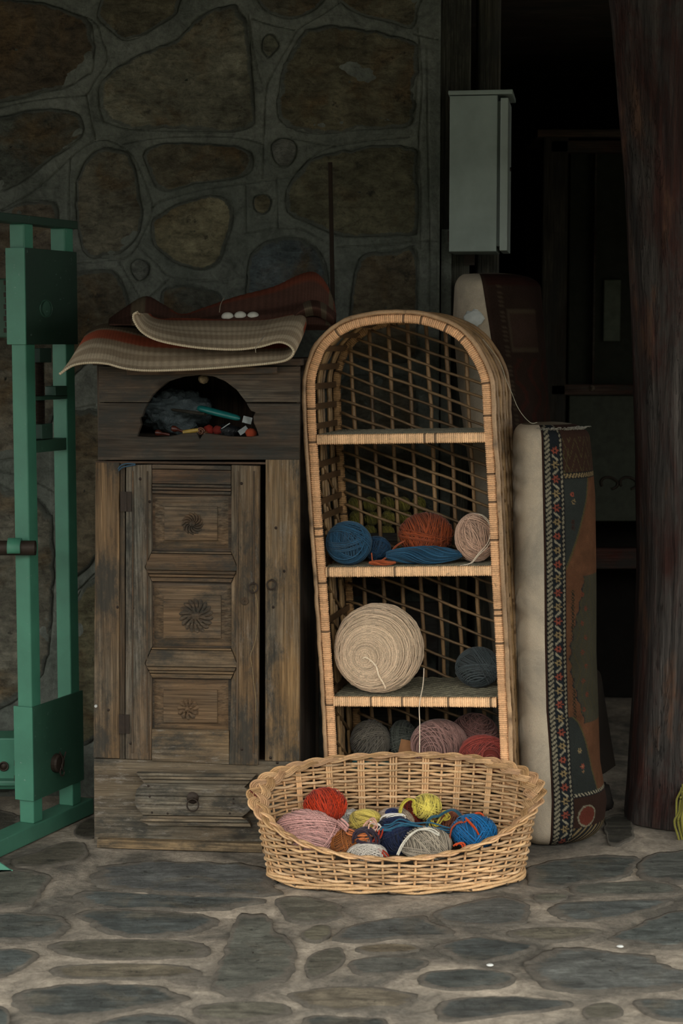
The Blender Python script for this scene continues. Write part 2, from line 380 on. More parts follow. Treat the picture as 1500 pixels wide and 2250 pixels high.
floor_cols = ['5a6066','4c5459','474f54','50575a','565a58','5f5f59','4d565b','6a665d','5b605f','474e52','5c5e5a','565c60','5c6266','61645f','565e63','545d61','66655e','434b50','55595a','6e685d','4a5256','5c6266','4c5256','6a665e','50585d','5a5a55','404649','5f605b','4b5357','50575b','525a5d','565c5e','5b605f','54534e','606058','5a5c58','45443f','3d3d3a','3f403c']
fl2 = [[(q.x, q.y) for q in (PF(*p) for p in poly)] for poly in floor_polys]
def stone_mesh(outline2, conv, thick, col, mat, parent, seed, rough=.004, edge=.006, sink=.02, name='stone', jit=(.16, 42), tn=1.5):
    o = catmull(outline2, 6, True)
    o = resample(o, n=96, closed=True); c = o.mean(0); r_ = np.random.default_rng(seed)
    d = o - c; L = np.linalg.norm(d, axis=1)
    o = c + d * (1 + (fbm(o[:, 0] * jit[1] + seed, o[:, 1] * jit[1], seed) - .5)[:, None] * jit[0])
    rings = []
    for s_, h in ((1.0, -sink), (1.0, thick * .35), (max(.95, 1 - edge / L.mean()), thick * .8), (.90, thick), (.78, thick), (.62, thick), (.45, thick), (.28, thick), (.12, thick), (0.02, thick)):
        q = c + (o - c) * s_
        hh = h + (fbm(q[:, 0] * 14, q[:, 1] * 14, seed) - .5) * rough * 3 * (1 if h > 0 and s_ < .97 else .2)
        rings.append(np.stack([q[:, 0], q[:, 1], hh], -1))
    g = np.array(rings); mb = MB()
    g3 = np.array([[conv(*v) for v in ring] for ring in g])
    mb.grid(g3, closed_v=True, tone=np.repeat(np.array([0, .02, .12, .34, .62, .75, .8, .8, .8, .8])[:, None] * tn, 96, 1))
    ob = mb.build(name, mat, parent, smooth=True, col=col); return ob
# floor of mortar with flat stones set into it
gx = np.arange(-1.25, 1.55, .009); gy = np.arange(3.15, YW + .02, .009)
GX, GY = np.meshgrid(gx, gy, indexing='ij')
hz = (fbm(GX * 5, GY * 5, 3) - .5) * .007 + (vnoise(GX * 45, GY * 45, 8) - .5) * .0012 - .0035
for k, poly in enumerate(fl2):
    d = seg_dist(GX, GY, catmull(poly, 4, True).tolist(), True); hz -= .0006 * np.exp(-(d / .010) ** 2)
mb = MB(); mb.grid(np.stack([GX, GY, hz], -1))
mb.box(-6, -1.24, 3.16, 12, -.1, -.009); mb.box(1.54, 6, 3.16, 12, -.1, -.009); mb.box(-6, 6, 1.9, 3.155, -.1, -.009); mb.box(-1.24, 1.54, YW + .01, 12, -.1, -.009)
floor = struct(mb.build('floor', FLOORM, smooth=False))
for k, poly in enumerate(fl2):
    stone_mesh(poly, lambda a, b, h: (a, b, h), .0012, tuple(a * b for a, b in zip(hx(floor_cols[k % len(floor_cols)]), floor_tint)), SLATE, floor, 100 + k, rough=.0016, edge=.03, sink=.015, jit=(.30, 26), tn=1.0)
# stone wall
wall_polys = [
 ([(-90,0),(0,-5),(75,5),(130,20),(180,40),(203,62),(205,150),(190,165),(150,190),(100,200),(60,212),(0,222),(-90,225)],'5d5241'),
 ([(215,35),(225,0),(240,-30),(330,-40),(395,-20),(390,15),(380,35),(340,60),(310,78),(275,87),(250,72),(225,50)],'6a6450'),
 ([(510,12),(525,25),(545,60),(550,140),(556,230),(540,283),(400,285),(290,283),(240,270),(225,258),(217,210),(235,170),(290,130),(390,85),(440,35)],'7d7a68'),
 ([(565,-30),(570,5),(590,25),(625,38),(660,35),(700,12),(712,-30)],'6b6655'),
 ([(580,85),(597,75),(612,100),(600,115),(590,125),(578,110)],'70705f'),
 ([(612,210),(625,150),(650,95),(680,65),(730,57),(800,65),(870,80),(905,90),(918,120),(915,200),(905,270),(850,280),(780,285),(700,293),(640,280),(612,255)],'6b6550'),
 ([(755,-30),(757,10),(800,33),(860,48),(905,60),(918,20),(920,-30)],'67624f'),
 ([(-90,262),(0,258),(50,245),(105,238),(165,248),(183,275),(180,300),(150,325),(110,350),(70,385),(30,410),(0,420),(-90,425)],'595c53'),
 ([(195,345),(225,325),(250,325),(280,340),(298,380),(308,440),(312,480),(298,525),(255,560),(215,565),(185,550),(172,490),(168,440),(173,390)],'757060'),
 ([(320,330),(370,315),(450,317),(535,325),(555,350),(548,378),(510,393),(430,402),(390,415),(360,418),(340,405),(325,370)],'66604f'),
 ([(345,475),(400,445),(450,432),(495,435),(512,460),(508,500),(495,540),(478,580),(440,592),(395,582),(350,550),(332,520),(335,490)],'8a8268'),
 ([(598,320),(615,305),(640,308),(651,325),(645,350),(625,367),(605,352)],'6f7068'),
 ([(560,435),(580,427),(594,440),(590,460),(575,470),(560,458)],'7c765f'),
 ([(627,450),(635,410),(660,370),(700,345),(740,335),(800,322),(870,320),(910,325),(918,345),(915,400),(915,500),(900,515),(800,520),(740,515),(690,495),(645,475)],'6e6a55'),
 ([(545,600),(552,560),(580,535),(635,520),(680,535),(710,570),(720,620),(718,650),(640,680),(550,670)],'5b6466'),
 ([(290,580),(305,570),(325,580),(325,600),(308,618),(292,600)],'6d7068'),
 ([(137,625),(160,602),(225,592),(255,600),(275,640),(280,690),(250,740),(190,800),(140,830),(137,700)],'716a59'),
 ([(355,655),(370,632),(420,628),(465,640),(485,655),(490,720),(360,720)],'5e5f55'),
 ([(-90,480),(0,465),(55,442),(115,440),(127,470),(127,580),(125,610),(60,650),(-90,670)],'74695a'),
 ([(-90,695),(20,690),(90,650),(125,640),(130,800),(122,900),(80,990),(0,1012),(-90,1020)],'7a7466'),
 ([(-90,1060),(30,1080),(100,1110),(118,1200),(112,1400),(80,1500),(0,1560),(-90,1570)],'7e7a6c'),
 ([(134,915),(165,903),(215,900),(250,960),(250,1150),(215,1220),(190,1250),(165,1270),(140,1262),(134,1100)],'807560'),
 ([(172,1312),(207,1272),(250,1262),(255,1400),(250,1560),(200,1630),(155,1620),(140,1540),(155,1430)],'777158'),
 ([(772,660),(778,610),(790,570),(820,555),(880,550),(915,552),(915,700),(910,790),(775,790),(768,720)],'6d6350'),
 ([(745,850),(800,825),(900,830),(915,900),(905,1040),(800,1050),(745,1000)],'5e5b4e'),
 ([(740,1090),(860,1075),(910,1100),(905,1300),(760,1310),(735,1200)],'5c5a4e'),
 ([(730,1360),(880,1340),(910,1380),(905,1600),(800,1640),(730,1560)],'55534a'),
 ([(20,1610),(90,1580),(128,1600),(130,1700),(60,1730),(-60,1735),(-60,1620)],'5a5950'),
]
def wxz(px, py): q = P(px, py, YW); return (q.x, q.z)
wp2 = [[wxz(*p) for p in poly] for poly, _ in wall_polys]
lines = [[(-20,240),(60,222),(140,212),(190,208),(205,185),(235,130),(225,90),(205,45),(120,15),(60,0)],[(190,208),(200,260),(210,305)],
 [(-20,475),(60,430),(110,390),(170,335),(210,310),(245,310),(290,340),(315,390),(335,450)],[(335,455),(330,480),(305,535),(280,565),(235,572),(150,582)],
 [(155,350),(152,450),(160,560)],[(270,315),(350,302),(450,298),(530,303),(577,315)],[(577,392),(580,300),(585,200),(600,160),(640,90),(660,60),(710,30),(745,5)],
 [(555,40),(600,55),(648,65)],[(545,30),(558,120),(575,180)],[(335,455),(360,440),(450,415),(560,400),(640,385),(680,350),(720,325),(800,310),(900,300)],
 [(640,303),(700,315),(740,322)],[(540,410),(540,500),(545,512),(600,502),(660,503),(720,535)],[(608,395),(610,500)],[(300,540),(340,575),(380,610),(500,620)],
 [(370,615),(330,652)],[(262,575),(310,657)],[(910,75),(962,86)],[(938,100),(940,300),(945,500),(944,680)],[(740,543),(850,538),(930,530),(960,530)],
 [(920,300),(925,420),(925,545)],[(130,905),(210,890)],[(150,1320),(185,1285),(208,1262)],[(148,1330),(150,1450),(138,1520)],[(0,1035),(60,1050),(120,1080)],[(918,60),(928,180),(920,300)],[(0,440),(-30,450)]]
wx = np.arange(P(-40, 600, YW).x, XR + .001, .0034); wz = np.arange(-.02, P(500, -25, YW).z, .0034)
WX, WZ = np.meshgrid(wx, wz, indexing='ij')
h = (fbm(WX * 4, WZ * 4, 11) - .5) * .016 + (vnoise(WX * 60, WZ * 60, 21) - .5) * .0012
for poly in wp2:
    d = seg_dist(WX, WZ, catmull(poly, 4, True).tolist(), True); h -= .0045 * np.exp(-(d / .0030) ** 2); h += .0015 * np.exp(-((d - .02) / .016) ** 2)
for l in lines:
    d = seg_dist(WX, WZ, catmull([wxz(*p) for p in l], 5).tolist()); h -= .0045 * np.exp(-(d / .0026) ** 2)
mb = MB(); mb.grid(np.stack([WX, YW - h, WZ], -1))
x0w, z1w = wx[0], wz[-1]
mb.box(-5, x0w, YW, YW + .3, -.02, 2.42); mb.box(x0w, XR, YW, YW + .3, z1w, 2.42)
mb.box(x0w, XR, YW + .03, YW + .3, -.02, z1w); mb.box(XR - .006, XR, YW - .004, YW + .04, -.02, z1w)
wall = struct(mb.build('wall_back', MORTAR, smooth=False))
for k, ((poly, c), p2) in enumerate(zip(wall_polys, wp2)):
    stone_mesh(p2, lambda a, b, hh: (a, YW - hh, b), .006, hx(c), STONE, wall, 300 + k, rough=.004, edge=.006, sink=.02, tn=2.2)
# the dark room beyond the opening, and the roof over both
mb = MB(); mb.box(1.75, 5, YW, YW + .3, -.02, 2.42); struct(mb.build('wall_right', MORTAR))
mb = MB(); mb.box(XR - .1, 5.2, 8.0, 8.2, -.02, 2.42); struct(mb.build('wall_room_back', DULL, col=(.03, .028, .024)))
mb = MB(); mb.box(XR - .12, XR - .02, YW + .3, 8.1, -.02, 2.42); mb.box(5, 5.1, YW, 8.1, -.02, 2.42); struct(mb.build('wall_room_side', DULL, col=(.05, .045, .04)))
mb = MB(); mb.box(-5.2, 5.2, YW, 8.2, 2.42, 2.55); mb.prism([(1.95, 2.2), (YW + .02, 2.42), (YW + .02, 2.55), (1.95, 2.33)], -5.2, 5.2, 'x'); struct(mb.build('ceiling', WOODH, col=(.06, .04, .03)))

mb = MB(); mb.box(-16, 16, -9.2, 1.9, -.1, -.012); struct(mb.build('ground', DULL, col=(.045, .045, .03)))
mb = MB(); mb.box(-14, 14, -9.3, -9, 0, 3.3); struct(mb.build('low_sky_blocker', DULL, col=(.05, .055, .04)))  # unseen slab added behind the camera to block light from the low sky
# door post boards beside the wall end
def board_px(mb, F, x0, x1, y0, y1, ya, yb):
    a = F.loc(x0, y1, ya); b = F.loc(x1, y0, ya); mb.box(min(a[0], b[0]), max(a[0], b[0]), ya, yb, a[1], b[1]); return mb
WF = Frame((0, 0, 0))
q0 = P(968, 600, 5.27).x; q1 = P(1031, 600, 5.27).x
fr = Frame((0, 0, 0)).empty('door_frame'); tag(fr, 'rough greenish timber door frame at the end of the stone wall', 'door frame')
mb = MB(); mb.box(XR - .004, q1, 5.27, 5.33, -.01, 2.42); mb.build('jamb_board', WOODV, fr, bevel=.004, col=(.10, .095, .07))
mb = MB(); mb.box(P(1046, 600, 5.34).x, P(1096, 600, 5.34).x, 5.34, 5.42, -.01, 2.42); mb.build('post', WOODV, fr, bevel=.006, col=(.085, .075, .055))
mb = MB(); mb.box(P(968, 600, 5.25).x, P(990, 600, 5.25).x, 5.225, 5.27, -.01, P(985, 505, 5.25).z); mb.build('plaster_strip', MORTAR, fr)

# ------------------------------------------------------------------ old cabinet
Lc = P(207, 1850, 4.665)
FC = Frame((Lc.x, 4.665, 0), -R(6))
cab = FC.empty('carved_cabinet'); tag(cab, 'tall weathered wooden cabinet with carved door, arched niche and bottom drawer', 'cabinet')
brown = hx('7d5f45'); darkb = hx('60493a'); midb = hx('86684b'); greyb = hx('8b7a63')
L = lambda px, py, y=0: FC.loc(px, py, y)
xl, xr = L(207, 1400)[0], L(658, 1400)[0]
zt = L(400, 803)[1]; zn = L(400, 963)[1]; zb = L(300, 1858)[1]
def px_poly(mb, pts, ya, yb, F=FC):
    mb.prism([F.loc(a, b, ya) for a, b in pts], ya, yb); return mb
def part(mb, name, mat, col, parent=cab, bevel=.0018, **k): return mb.build(name, mat, parent, bevel=bevel, col=col, **k)
D = .42
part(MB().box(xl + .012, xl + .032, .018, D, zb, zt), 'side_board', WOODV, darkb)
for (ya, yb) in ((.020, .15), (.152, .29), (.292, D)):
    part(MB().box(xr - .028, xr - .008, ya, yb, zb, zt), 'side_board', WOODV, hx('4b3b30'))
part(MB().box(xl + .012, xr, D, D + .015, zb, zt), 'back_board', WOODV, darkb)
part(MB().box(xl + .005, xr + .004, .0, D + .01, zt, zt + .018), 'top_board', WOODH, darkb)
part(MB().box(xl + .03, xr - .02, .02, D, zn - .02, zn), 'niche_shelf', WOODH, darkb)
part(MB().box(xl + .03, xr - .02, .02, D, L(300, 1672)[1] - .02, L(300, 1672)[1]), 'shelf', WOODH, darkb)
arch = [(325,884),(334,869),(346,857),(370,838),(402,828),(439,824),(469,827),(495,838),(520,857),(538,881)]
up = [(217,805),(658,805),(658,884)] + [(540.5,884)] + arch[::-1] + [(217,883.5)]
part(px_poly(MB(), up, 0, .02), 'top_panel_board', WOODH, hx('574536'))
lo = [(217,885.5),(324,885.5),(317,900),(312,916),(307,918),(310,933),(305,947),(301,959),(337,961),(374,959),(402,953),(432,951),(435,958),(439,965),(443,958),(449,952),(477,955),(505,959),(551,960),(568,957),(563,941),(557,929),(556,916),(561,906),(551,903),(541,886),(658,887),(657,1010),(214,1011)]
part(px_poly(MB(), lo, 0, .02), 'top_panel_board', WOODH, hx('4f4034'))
part(px_poly(MB(), [(278,809),(608,806),(608,821),(278,824)], -.014, 0), 'ledge_strip', WOODH, hx('6b5442'))
part(MB().box(xl + .006, xr - .006, .004, .02, L(300, 1014)[1] - .006, L(300, 1014)[1]), 'rail', WOODH, darkb)
part(px_poly(MB(), [(210,1016),(262,1016),(262,1667),(205,1665)], 0, .022), 'jamb_board', WOODV, hx('8a6b4c'))
part(px_poly(MB(), [(264,1018),(275,1018),(274,1668),(262,1668)], .004, .022), 'jamb_strip', WOODV, hx('66503c'))
part(px_poly(MB(), [(583,1010),(657,1010),(657,1674),(582,1672)], 0, .022), 'jamb_board', WOODVW, hx('94734f'))
# door: an Empty part with its own pieces
door = bpy.data.objects.new('door', None); COL.objects.link(door); door.parent = cab
YD = -.006
def dp(pts, ya, yb, name, mat, col, bevel=.0018): return part(px_poly(MB(), pts, ya, yb), name, mat, col, door, bevel)
dp([(277,1022),(333,1021),(333,1212),(318,1246),(333,1277),(333,1422),(318,1458),(333,1488),(332,1670),(275,1668)], YD, YD + .02, 'stile', WOODVW, hx('7c5f45'))
dp([(508,1022),(570,1024),(567,1682),(503,1680),(508,1494),(522,1460),(508,1424),(508,1282),(522,1247),(508,1214)], YD, YD + .02, 'stile', WOODVW, hx('836649'))
RAILTOP = 1
def hstrips(lt, rt, cuts, deps, back, name, mat, col, parent):
    """a moulding run as separate stepped strips with fine grooves between them"""
    for (y0, y1), d in zip(cuts, deps):
        ys = np.linspace(y0, y1, max(2, int((y1 - y0) / 2.5) + 1))
        pts = [(float(np.interp(y, [t[0] for t in lt], [t[1] for t in lt])), y) for y in ys] + [(float(np.interp(y, [t[0] for t in rt], [t[1] for t in rt])), y + 3) for y in ys[::-1]]
        part(px_poly(MB(), pts, d, back), name, mat, col, parent, .0012)
hstrips([(1021,334),(1085,334)], [(1021,507),(1085,507)], [(1021,1030),(1031.5,1062),(1063.5,1069),(1070.5,1076),(1077.5,1084)], [YD-.003, YD-.001, YD-.005, YD-.004, YD-.002], YD+.018, 'rail', WOODH, hx('6b523f'), door)
hstrips([(1211,334),(1246,319),(1278,334)], [(1211,507),(1246,521),(1278,507)], [(1211,1215),(1216.5,1252),(1253.5,1260),(1261.5,1267),(1268.5,1277)], [YD-.001, YD-.004, YD-.007, YD-.005, YD-.002], YD+.018, 'rail', WOODH, hx('745a43'), door)
hstrips([(1423,334),(1458,319),(1489,334)], [(1423,507),(1458,521),(1489,507)], [(1423,1427),(1428.5,1464),(1465.5,1472),(1473.5,1479),(1480.5,1489)], [YD-.001, YD-.004, YD-.007, YD-.005, YD-.002], YD+.018, 'rail', WOODH, hx('84694e'), door)
dp([(333,1602),(503,1606),(503,1680),(333,1672)], YD, YD + .018, 'rail', WOODW, hx('8a7054'))
for (a, b) in ((290, 1040), (322, 1040), (520, 1040), (556, 1040)): dp([(a,1035),(a+3,1035),(a+2,1655),(a-1,1655)], YD - .003, YD + .001, 'molding', WOODV, hx('6e543f'), .0008)
for (y0, y1, f) in ((1084, 1216, (362, 1113, 478, 1187)), (1275, 1428, (360, 1308, 486, 1402)), (1486, 1606, (360, 1515, 478, 1587))):
    dp([(332,y0),(510,y0+2),(510,y1),(332,y1)], YD + .014, YD + .020, 'panel', WOODH, hx('6a5342'))
    a, b, c, d = f
    mb = MB(); q = [L(a, d), L(c, d), L(c, b), L(a, b)]; o_ = .012
    pr = [(x, z) for x, z in q]; cx_ = (q[0][0] + q[2][0]) / 2; cz_ = (q[0][1] + q[2][1]) / 2
    # sloping margin round the raised field
    w0 = [L(a - 24, d + 20), L(c + 24, d + 20), L(c + 24, b - 22), L(a - 24, b - 22)]
    v = [(x, YD + .0145, z) for x, z in w0] + [(x, YD + .007, z) for x, z in q] + [(x, YD - .0005, z) for x, z in q]
    fcs = [(0, 1, 5, 4), (1, 2, 6, 5), (2, 3, 7, 6), (3, 0, 4, 7), (4, 5, 9, 8), (5, 6, 10, 9), (6, 7, 11, 10), (7, 4, 8, 11), (8, 9, 10, 11)]
    mb.add(v, fcs); part(mb, 'raised_panel', WOODH, hx('7d6147'), door, .0008)
def rosette(px, py, rpx, n, swirl, rows=1, col='6e543e'):
    cx_, cz_ = L(px, py); r = rpx / 838; mb = MB()
    y0 = YD - .0007
    mb.lathe([(r * .26, 0), (r * .26, .006), (r * .18, .0095), (0.0005, .0105)], 16, (cx_, y0, cz_), 'y')
    for row in range(rows):
        r0, r1 = (.25, 1.0) if row == 0 else (.12, .55)
        hh = .0065 if row == 0 else .010
        m = n if row == 0 else max(6, n // 2)
        for k in range(m):
            a0 = 2 * math.pi * (k + .5 * row) / m; g = []
            for i in range(9):
                t = i / 8; rad = r * (r0 + (r1 - r0) * t); ang = a0 + swirl * (t ** 1.2)
                w = (math.pi / m) * 1.0 * rad * (1 if t < .7 else math.sqrt(max(0.02, 1 - ((t - .7) / .3) ** 2)))
                ring = []
                for j in range(5):
                    s_ = (j - 2) / 2; u = ang + s_ * w / max(rad, 1e-4)
                    ring.append((cx_ + rad * math.cos(u), y0 - hh * (1 - s_ * s_) * math.sin(math.pi * min(1, .25 + .75 * t)) ** .5 * .9 - .0004, cz_ + rad * math.sin(u)))
                g.append(ring)
            mb.grid(g)
    part(mb, 'rosette', WOODH, hx(col), door, 0, smooth=True)
rosette(424, 1150, 25, 13, .9); rosette(432, 1352, 39, 18, .25, 2); rosette(414, 1557, 25, 11, .2, 2, '7b5f46')
def ring_pull(px, py, rpx, parent, y=-.008, name='ring_pull'):
    cx_, cz_ = L(px, py); r = rpx / 838; a = np.linspace(0, 2 * math.pi, 24, endpoint=False)
    mb = MB(); mb.tubes(np.stack([cx_ + r * np.cos(a), y - .003 * (1 - np.sin(a)), cz_ + r * np.sin(a)], -1), .0022, 6, True, ref=(0, 1, 0))
    mb.tubes([(cx_, y + .012, cz_ + r), (cx_, y - .001, cz_ + r + .001)], .003, 6, caps=True)
    part(mb, name, IRON, None, parent, 0, smooth=True)
ring_pull(558, 1290, 10, door, YD - .006); ring_pull(597, 1284, 10, cab, -.005)
for (x0, y0, x1, y1) in ((263, 1569, 285, 1610), (266, 1080, 290, 1123)):
    a = L(x0, y1); b = L(x1, y0)
    mb = MB().box(a[0], b[0], -.009, -.006, a[1], b[1]); m_ = (a[0] + b[0]) / 2
    mb.tubes([(m_, -.009, a[1]), (m_, -.009, b[1])], .003, 8, caps=True); part(mb, 'hinge', IRON, None, door, 0)
mb = MB()
for (x, y, yy) in ((309,1052,YD),(531,1062,YD),(293,1335,YD),(288,1632,YD),(532,1645,YD),(330,1102,YD),(606,1160,0),(624,1255,0),(600,1334,0),(258,1334,0),(238,1560,0),(594,1665,0),(609,1676,0)):
    c = L(x, y); part(MB().lathe([(.0042, 0), (.0035, .0015), (.0005, .002)], 10, (c[0], yy, c[1]), 'y'), 'nail', IRON, None, cab if yy == 0 else door, 0, smooth=True)
c = L(538, 1320); a = np.arange(20) / 20 * 2 * math.pi
part(MB().lathe([(.011, 0), (.011, .0015), (.007, .002), (.006, .0005), (.002, .0005), (.001, .002)], 20, (c[0], YD, c[1]), 'y'), 'lock_rose', WOODV, hx('5d4938'), door, 0, smooth=True)
# drawer
draw = bpy.data.objects.new('drawer', None); COL.objects.link(draw); draw.parent = cab
part(px_poly(MB(), [(206,1668),(658,1674),(658,1869),(207,1850)], 0, .022), 'drawer_front', WOODW, hx('7e6c58'), draw)
scroll = [(296,1696),(308,1710),(317,1722),(308,1727),(300,1735),(296,1750),(296,1768),(302,1778),(314,1790),(310,1798),(305,1804),(331,1810),(420,1817),(554,1820),(548,1806),(540,1797),(529,1794),(540,1786),(549,1778),(555,1766),(559,1748),(553,1738),(546,1732),(536,1727),(548,1716),(559,1704),(420,1703),(330,1698)]
LT = [(1696,296),(1710,308),(1722,317),(1727,308),(1735,300),(1750,296),(1768,296),(1778,302),(1790,314),(1798,310),(1804,305),(1812,325)]
RT = [(1696,566),(1703,559),(1716,548),(1727,536),(1732,546),(1738,553),(1748,559),(1766,555),(1778,549),(1786,540),(1794,529),(1797,540),(1806,548),(1820,554)]
hstrips(LT, RT, [(1699,1705),(1706.5,1712),(1713.5,1720),(1721.5,1748),(1749.5,1791),(1792.5,1798),(1799.5,1805),(1806.5,1814)], [-.020, -.024, -.019, -.024, -.0245, -.019, -.024, -.020], 0, 'drawer_molding', WOODW, hx('98836c'), draw)
c = L(427, 1748)
mb = MB().lathe([(.0165, 0), (.0155, .002), (.004, .005), (.0005, .005)], 18, (c[0], -.0245, c[1]), 'y'); part(mb, 'ring_plate', IRON, None, draw, 0, smooth=True)
ring_pull(429, 1761, 13, draw, -.035)
mb = MB()
for (x, y) in ((330,1722),(333,1745),(338,1780),(372,1782),(516,1750),(516,1760),(508,1782)):
    c = L(x, y); part(MB().lathe([(.0035, 0), (.003, .001), (.0005, .0015)], 8, (c[0], -.024, c[1]), 'y'), 'nail', IRON, None, draw, 0)
part(MB().box(xl + .03, xl + .07, .032, D - .02, 0.0, zb), 'foot_runner', WOODH, darkb); part(MB().box(xr - .07, xr - .03, .032, D - .02, 0.0, zb), 'foot_runner', WOODH, darkb)
c = L(211, 1551); part(MB().lathe([(.004, 0), (.004, .004), (.001, .004)], 10, (c[0], 0, c[1]), 'y'), 'screw', SMOOTH, (.5, .5, .48), cab, 0)
c = L(440, 824); part(MB().lathe([(.003, .004), (.006, 0), (.0135, -.006), (.0145, -.013), (.010, -.021), (.001, -.024)], 16, (c[0], .045, c[1]), 'z'), 'hanging_knob', WOODV, hx('8a7558'), cab, 0, smooth=True)
a_, b_ = P(218, 1872, 4.60), P(600, 1884, 4.57)
FP = FC; pl = MB().box(.012, .46, -.02, .026, 0.0, .024).build('plank', WOODH, bevel=.002, col=hx('a88a68')); pl.matrix_world = FP.m
tag(pl, 'loose pale plank lying on the floor under the cabinet', 'plank')
for k in (1,): # small blue thread at door top
    mb = MB(); p_ = catmull([(*L(262,1030),), (*L(268,1022),), (*L(282,1018),), (*L(300,1020),), (*L(272,1026),), (*L(263,1034),)], 6)
    mb.tubes(np.stack([p_[:, 0], np.full(len(p_), -.012), p_[:, 1]], -1), .002, 5, tone=1.0)
    t_ = mb.build('blue_thread', YARN, smooth=True, col=hx('2c4456')); t_.matrix_world = FC.m; tag(t_, 'scrap of dark blue thread caught above the cabinet door', 'thread')
mb = MB(); p_ = catmull([L(*q) for q in ((558,1292),(566,1320),(568,1360),(561,1410),(552,1440),(556,1470),(563,1530),(562,1560))], 6)
mb.tubes(np.stack([p_[:, 0], -.013 + .004 * np.sin(np.arange(len(p_)) * .5), p_[:, 1]], -1), .0008, 5, tone=1.0)
t_ = mb.build('straw_thread', YARN, smooth=True, col=hx('7d6a4c')); t_.matrix_world = FC.m; tag(t_, 'thin straw coloured thread hanging from the door ring', 'thread')

# things in the niche
def cw(px, py, y): q = FC.hit(px, py, 1, y); return FC.m @ q
def blob(name, c, r, mat, col, label, cat, seed=0, amp=.25, seg=(20, 28), rot=0, freq=3, group=None, parent=None):
    u = np.linspace(0.02, math.pi - .02, seg[0]); w = np.linspace(0, 2 * math.pi, seg[1], endpoint=False); U, W = np.meshgrid(u, w, indexing='ij')
    x = np.sin(U) * np.cos(W); y = np.sin(U) * np.sin(W); z = np.cos(U)
    k = 1 + amp * (fbm(x * freq + 9, (y + z * 1.7) * freq + 5, seed) - .5) * 2 + amp * .5 * (fbm(z * freq + 20, x * freq + 7, seed + 5) - .5)
    g = np.stack([x * k * r[0], y * k * r[1], z * k * r[2]], -1)
    ob = MB().grid(g, closed_v=True, flip=True).build(name, mat, parent, smooth=True, col=col); ob.location = c; ob.rotation_euler = (0, rot, 0)
    if label: tag(ob, label, cat, group)
    return ob
znw = (FC.m @ Vector((0, .1, zn))).z
c = cw(385, 900, .20); blob('plastic_bag', (c.x, c.y, znw + .058), (.105, .07, .058), CRUMPLE, hx('566164'), 'crumpled translucent grey plastic bag stuffed in the cabinet niche', 'bag', 4, .35, (30, 40), 0, 5)
def rod_obj(name, a, b, prof, mat, col, label=None, cat=None, seg=12, parent=None, squash=1):
    a = Vector(a); b = Vector(b); Ld = (b - a).length; mb = MB(); mb.lathe([(r_, z_ * Ld) for z_, r_ in prof], seg)
    o = mb.build(name, mat, parent, smooth=True, col=col); o.rotation_mode = 'QUATERNION'; o.rotation_quaternion = (b - a).to_track_quat('Z', 'Y'); o.location = a; o.scale = (1, squash, 1)
    if label: tag(o, label, cat)
    return o
handle_p = [(0, .002), (.02, .008), (.1, .0115), (.5, .012), (.9, .010), (.98, .007), (1, .002)]
rod_obj('tool_handle', cw(434, 896, .09), cw(528, 920, .05), handle_p, SMOOTH, hx('14605e'), 'teal plastic tool handle lying across the niche', 'tool', squash=.8)
rod_obj('wooden_comb', cw(376, 900, .11), cw(452, 910, .08), [(0, .003), (.05, .008), (.6, .009), (1, .009)], WOODH, hx('54483a'), 'flat dark wooden weaving comb behind the teal handle', 'tool', squash=.5)
for k, (xa, ya_, xb, yb_, lab) in enumerate(((340, 950, 372, 955, 'dark polished wooden spindle knob at the left end of the niche'), (376, 940, 408, 950, 'dark polished wooden spindle knob second from the niche left end'))):
    rod_obj('spindle', cw(xa, ya_, .035), cw(xb, yb_, .05), [(0, .002), (.05, .007), (.25, .0085), (.4, .006), (.5, .004), (1, .0035)], SMOOTH, hx('4a1e14'), lab, 'spindle')
rod_obj('brass_ferrule', cw(402, 950, .03), cw(436, 945, .03), [(0, .0055), (.5, .006), (1, .0055)], SMOOTH, hx('a3853e'), 'yellowish tube lying at the front of the niche', 'tube')
mb = MB()
t_ = np.linspace(0, 4 * math.pi, 50); rr = .0105 * (1 - t_ / (4.6 * math.pi)); c = cw(440, 938, .03)
mb.tubes(np.stack([rr * np.cos(t_), 0 * t_ - .001 * t_ * .2, rr * np.sin(t_)], -1), .0028, 6, ref=(0, 1, 0), tone=1.)
mb.tubes([(0.01, .0, -.002), (.02, .004, -.012), (.034, .01, -.014)], .007, 8, caps=True)
o = mb.build('wooden_scroll', SMOOTH, smooth=True, col=hx('54301c')); o.location = (c.x, c.y, znw + .0165); tag(o, 'small brown wooden scroll peg in the middle of the niche', 'peg')
for k, (x, y, r_, cc, lab) in enumerate(((458, 925, .012, '6e2018', 'dark red wad of cloth behind the wooden scroll'), (477, 926, .011, '63201a', 'dark red cloth wad right of the wooden scroll'), (552, 947, .0125, '8a3a24', 'rust orange rag at the right corner of the niche'))):
    c = cw(x, y, .045 if k < 2 else .03); blob('rag', (c.x, c.y, znw + r_ + (.008 if k < 2 else 0)), (r_ * 1.2, r_, r_ * 1.1), DULL, hx(cc), lab, 'rag', 10 + k, .3, (12, 16))
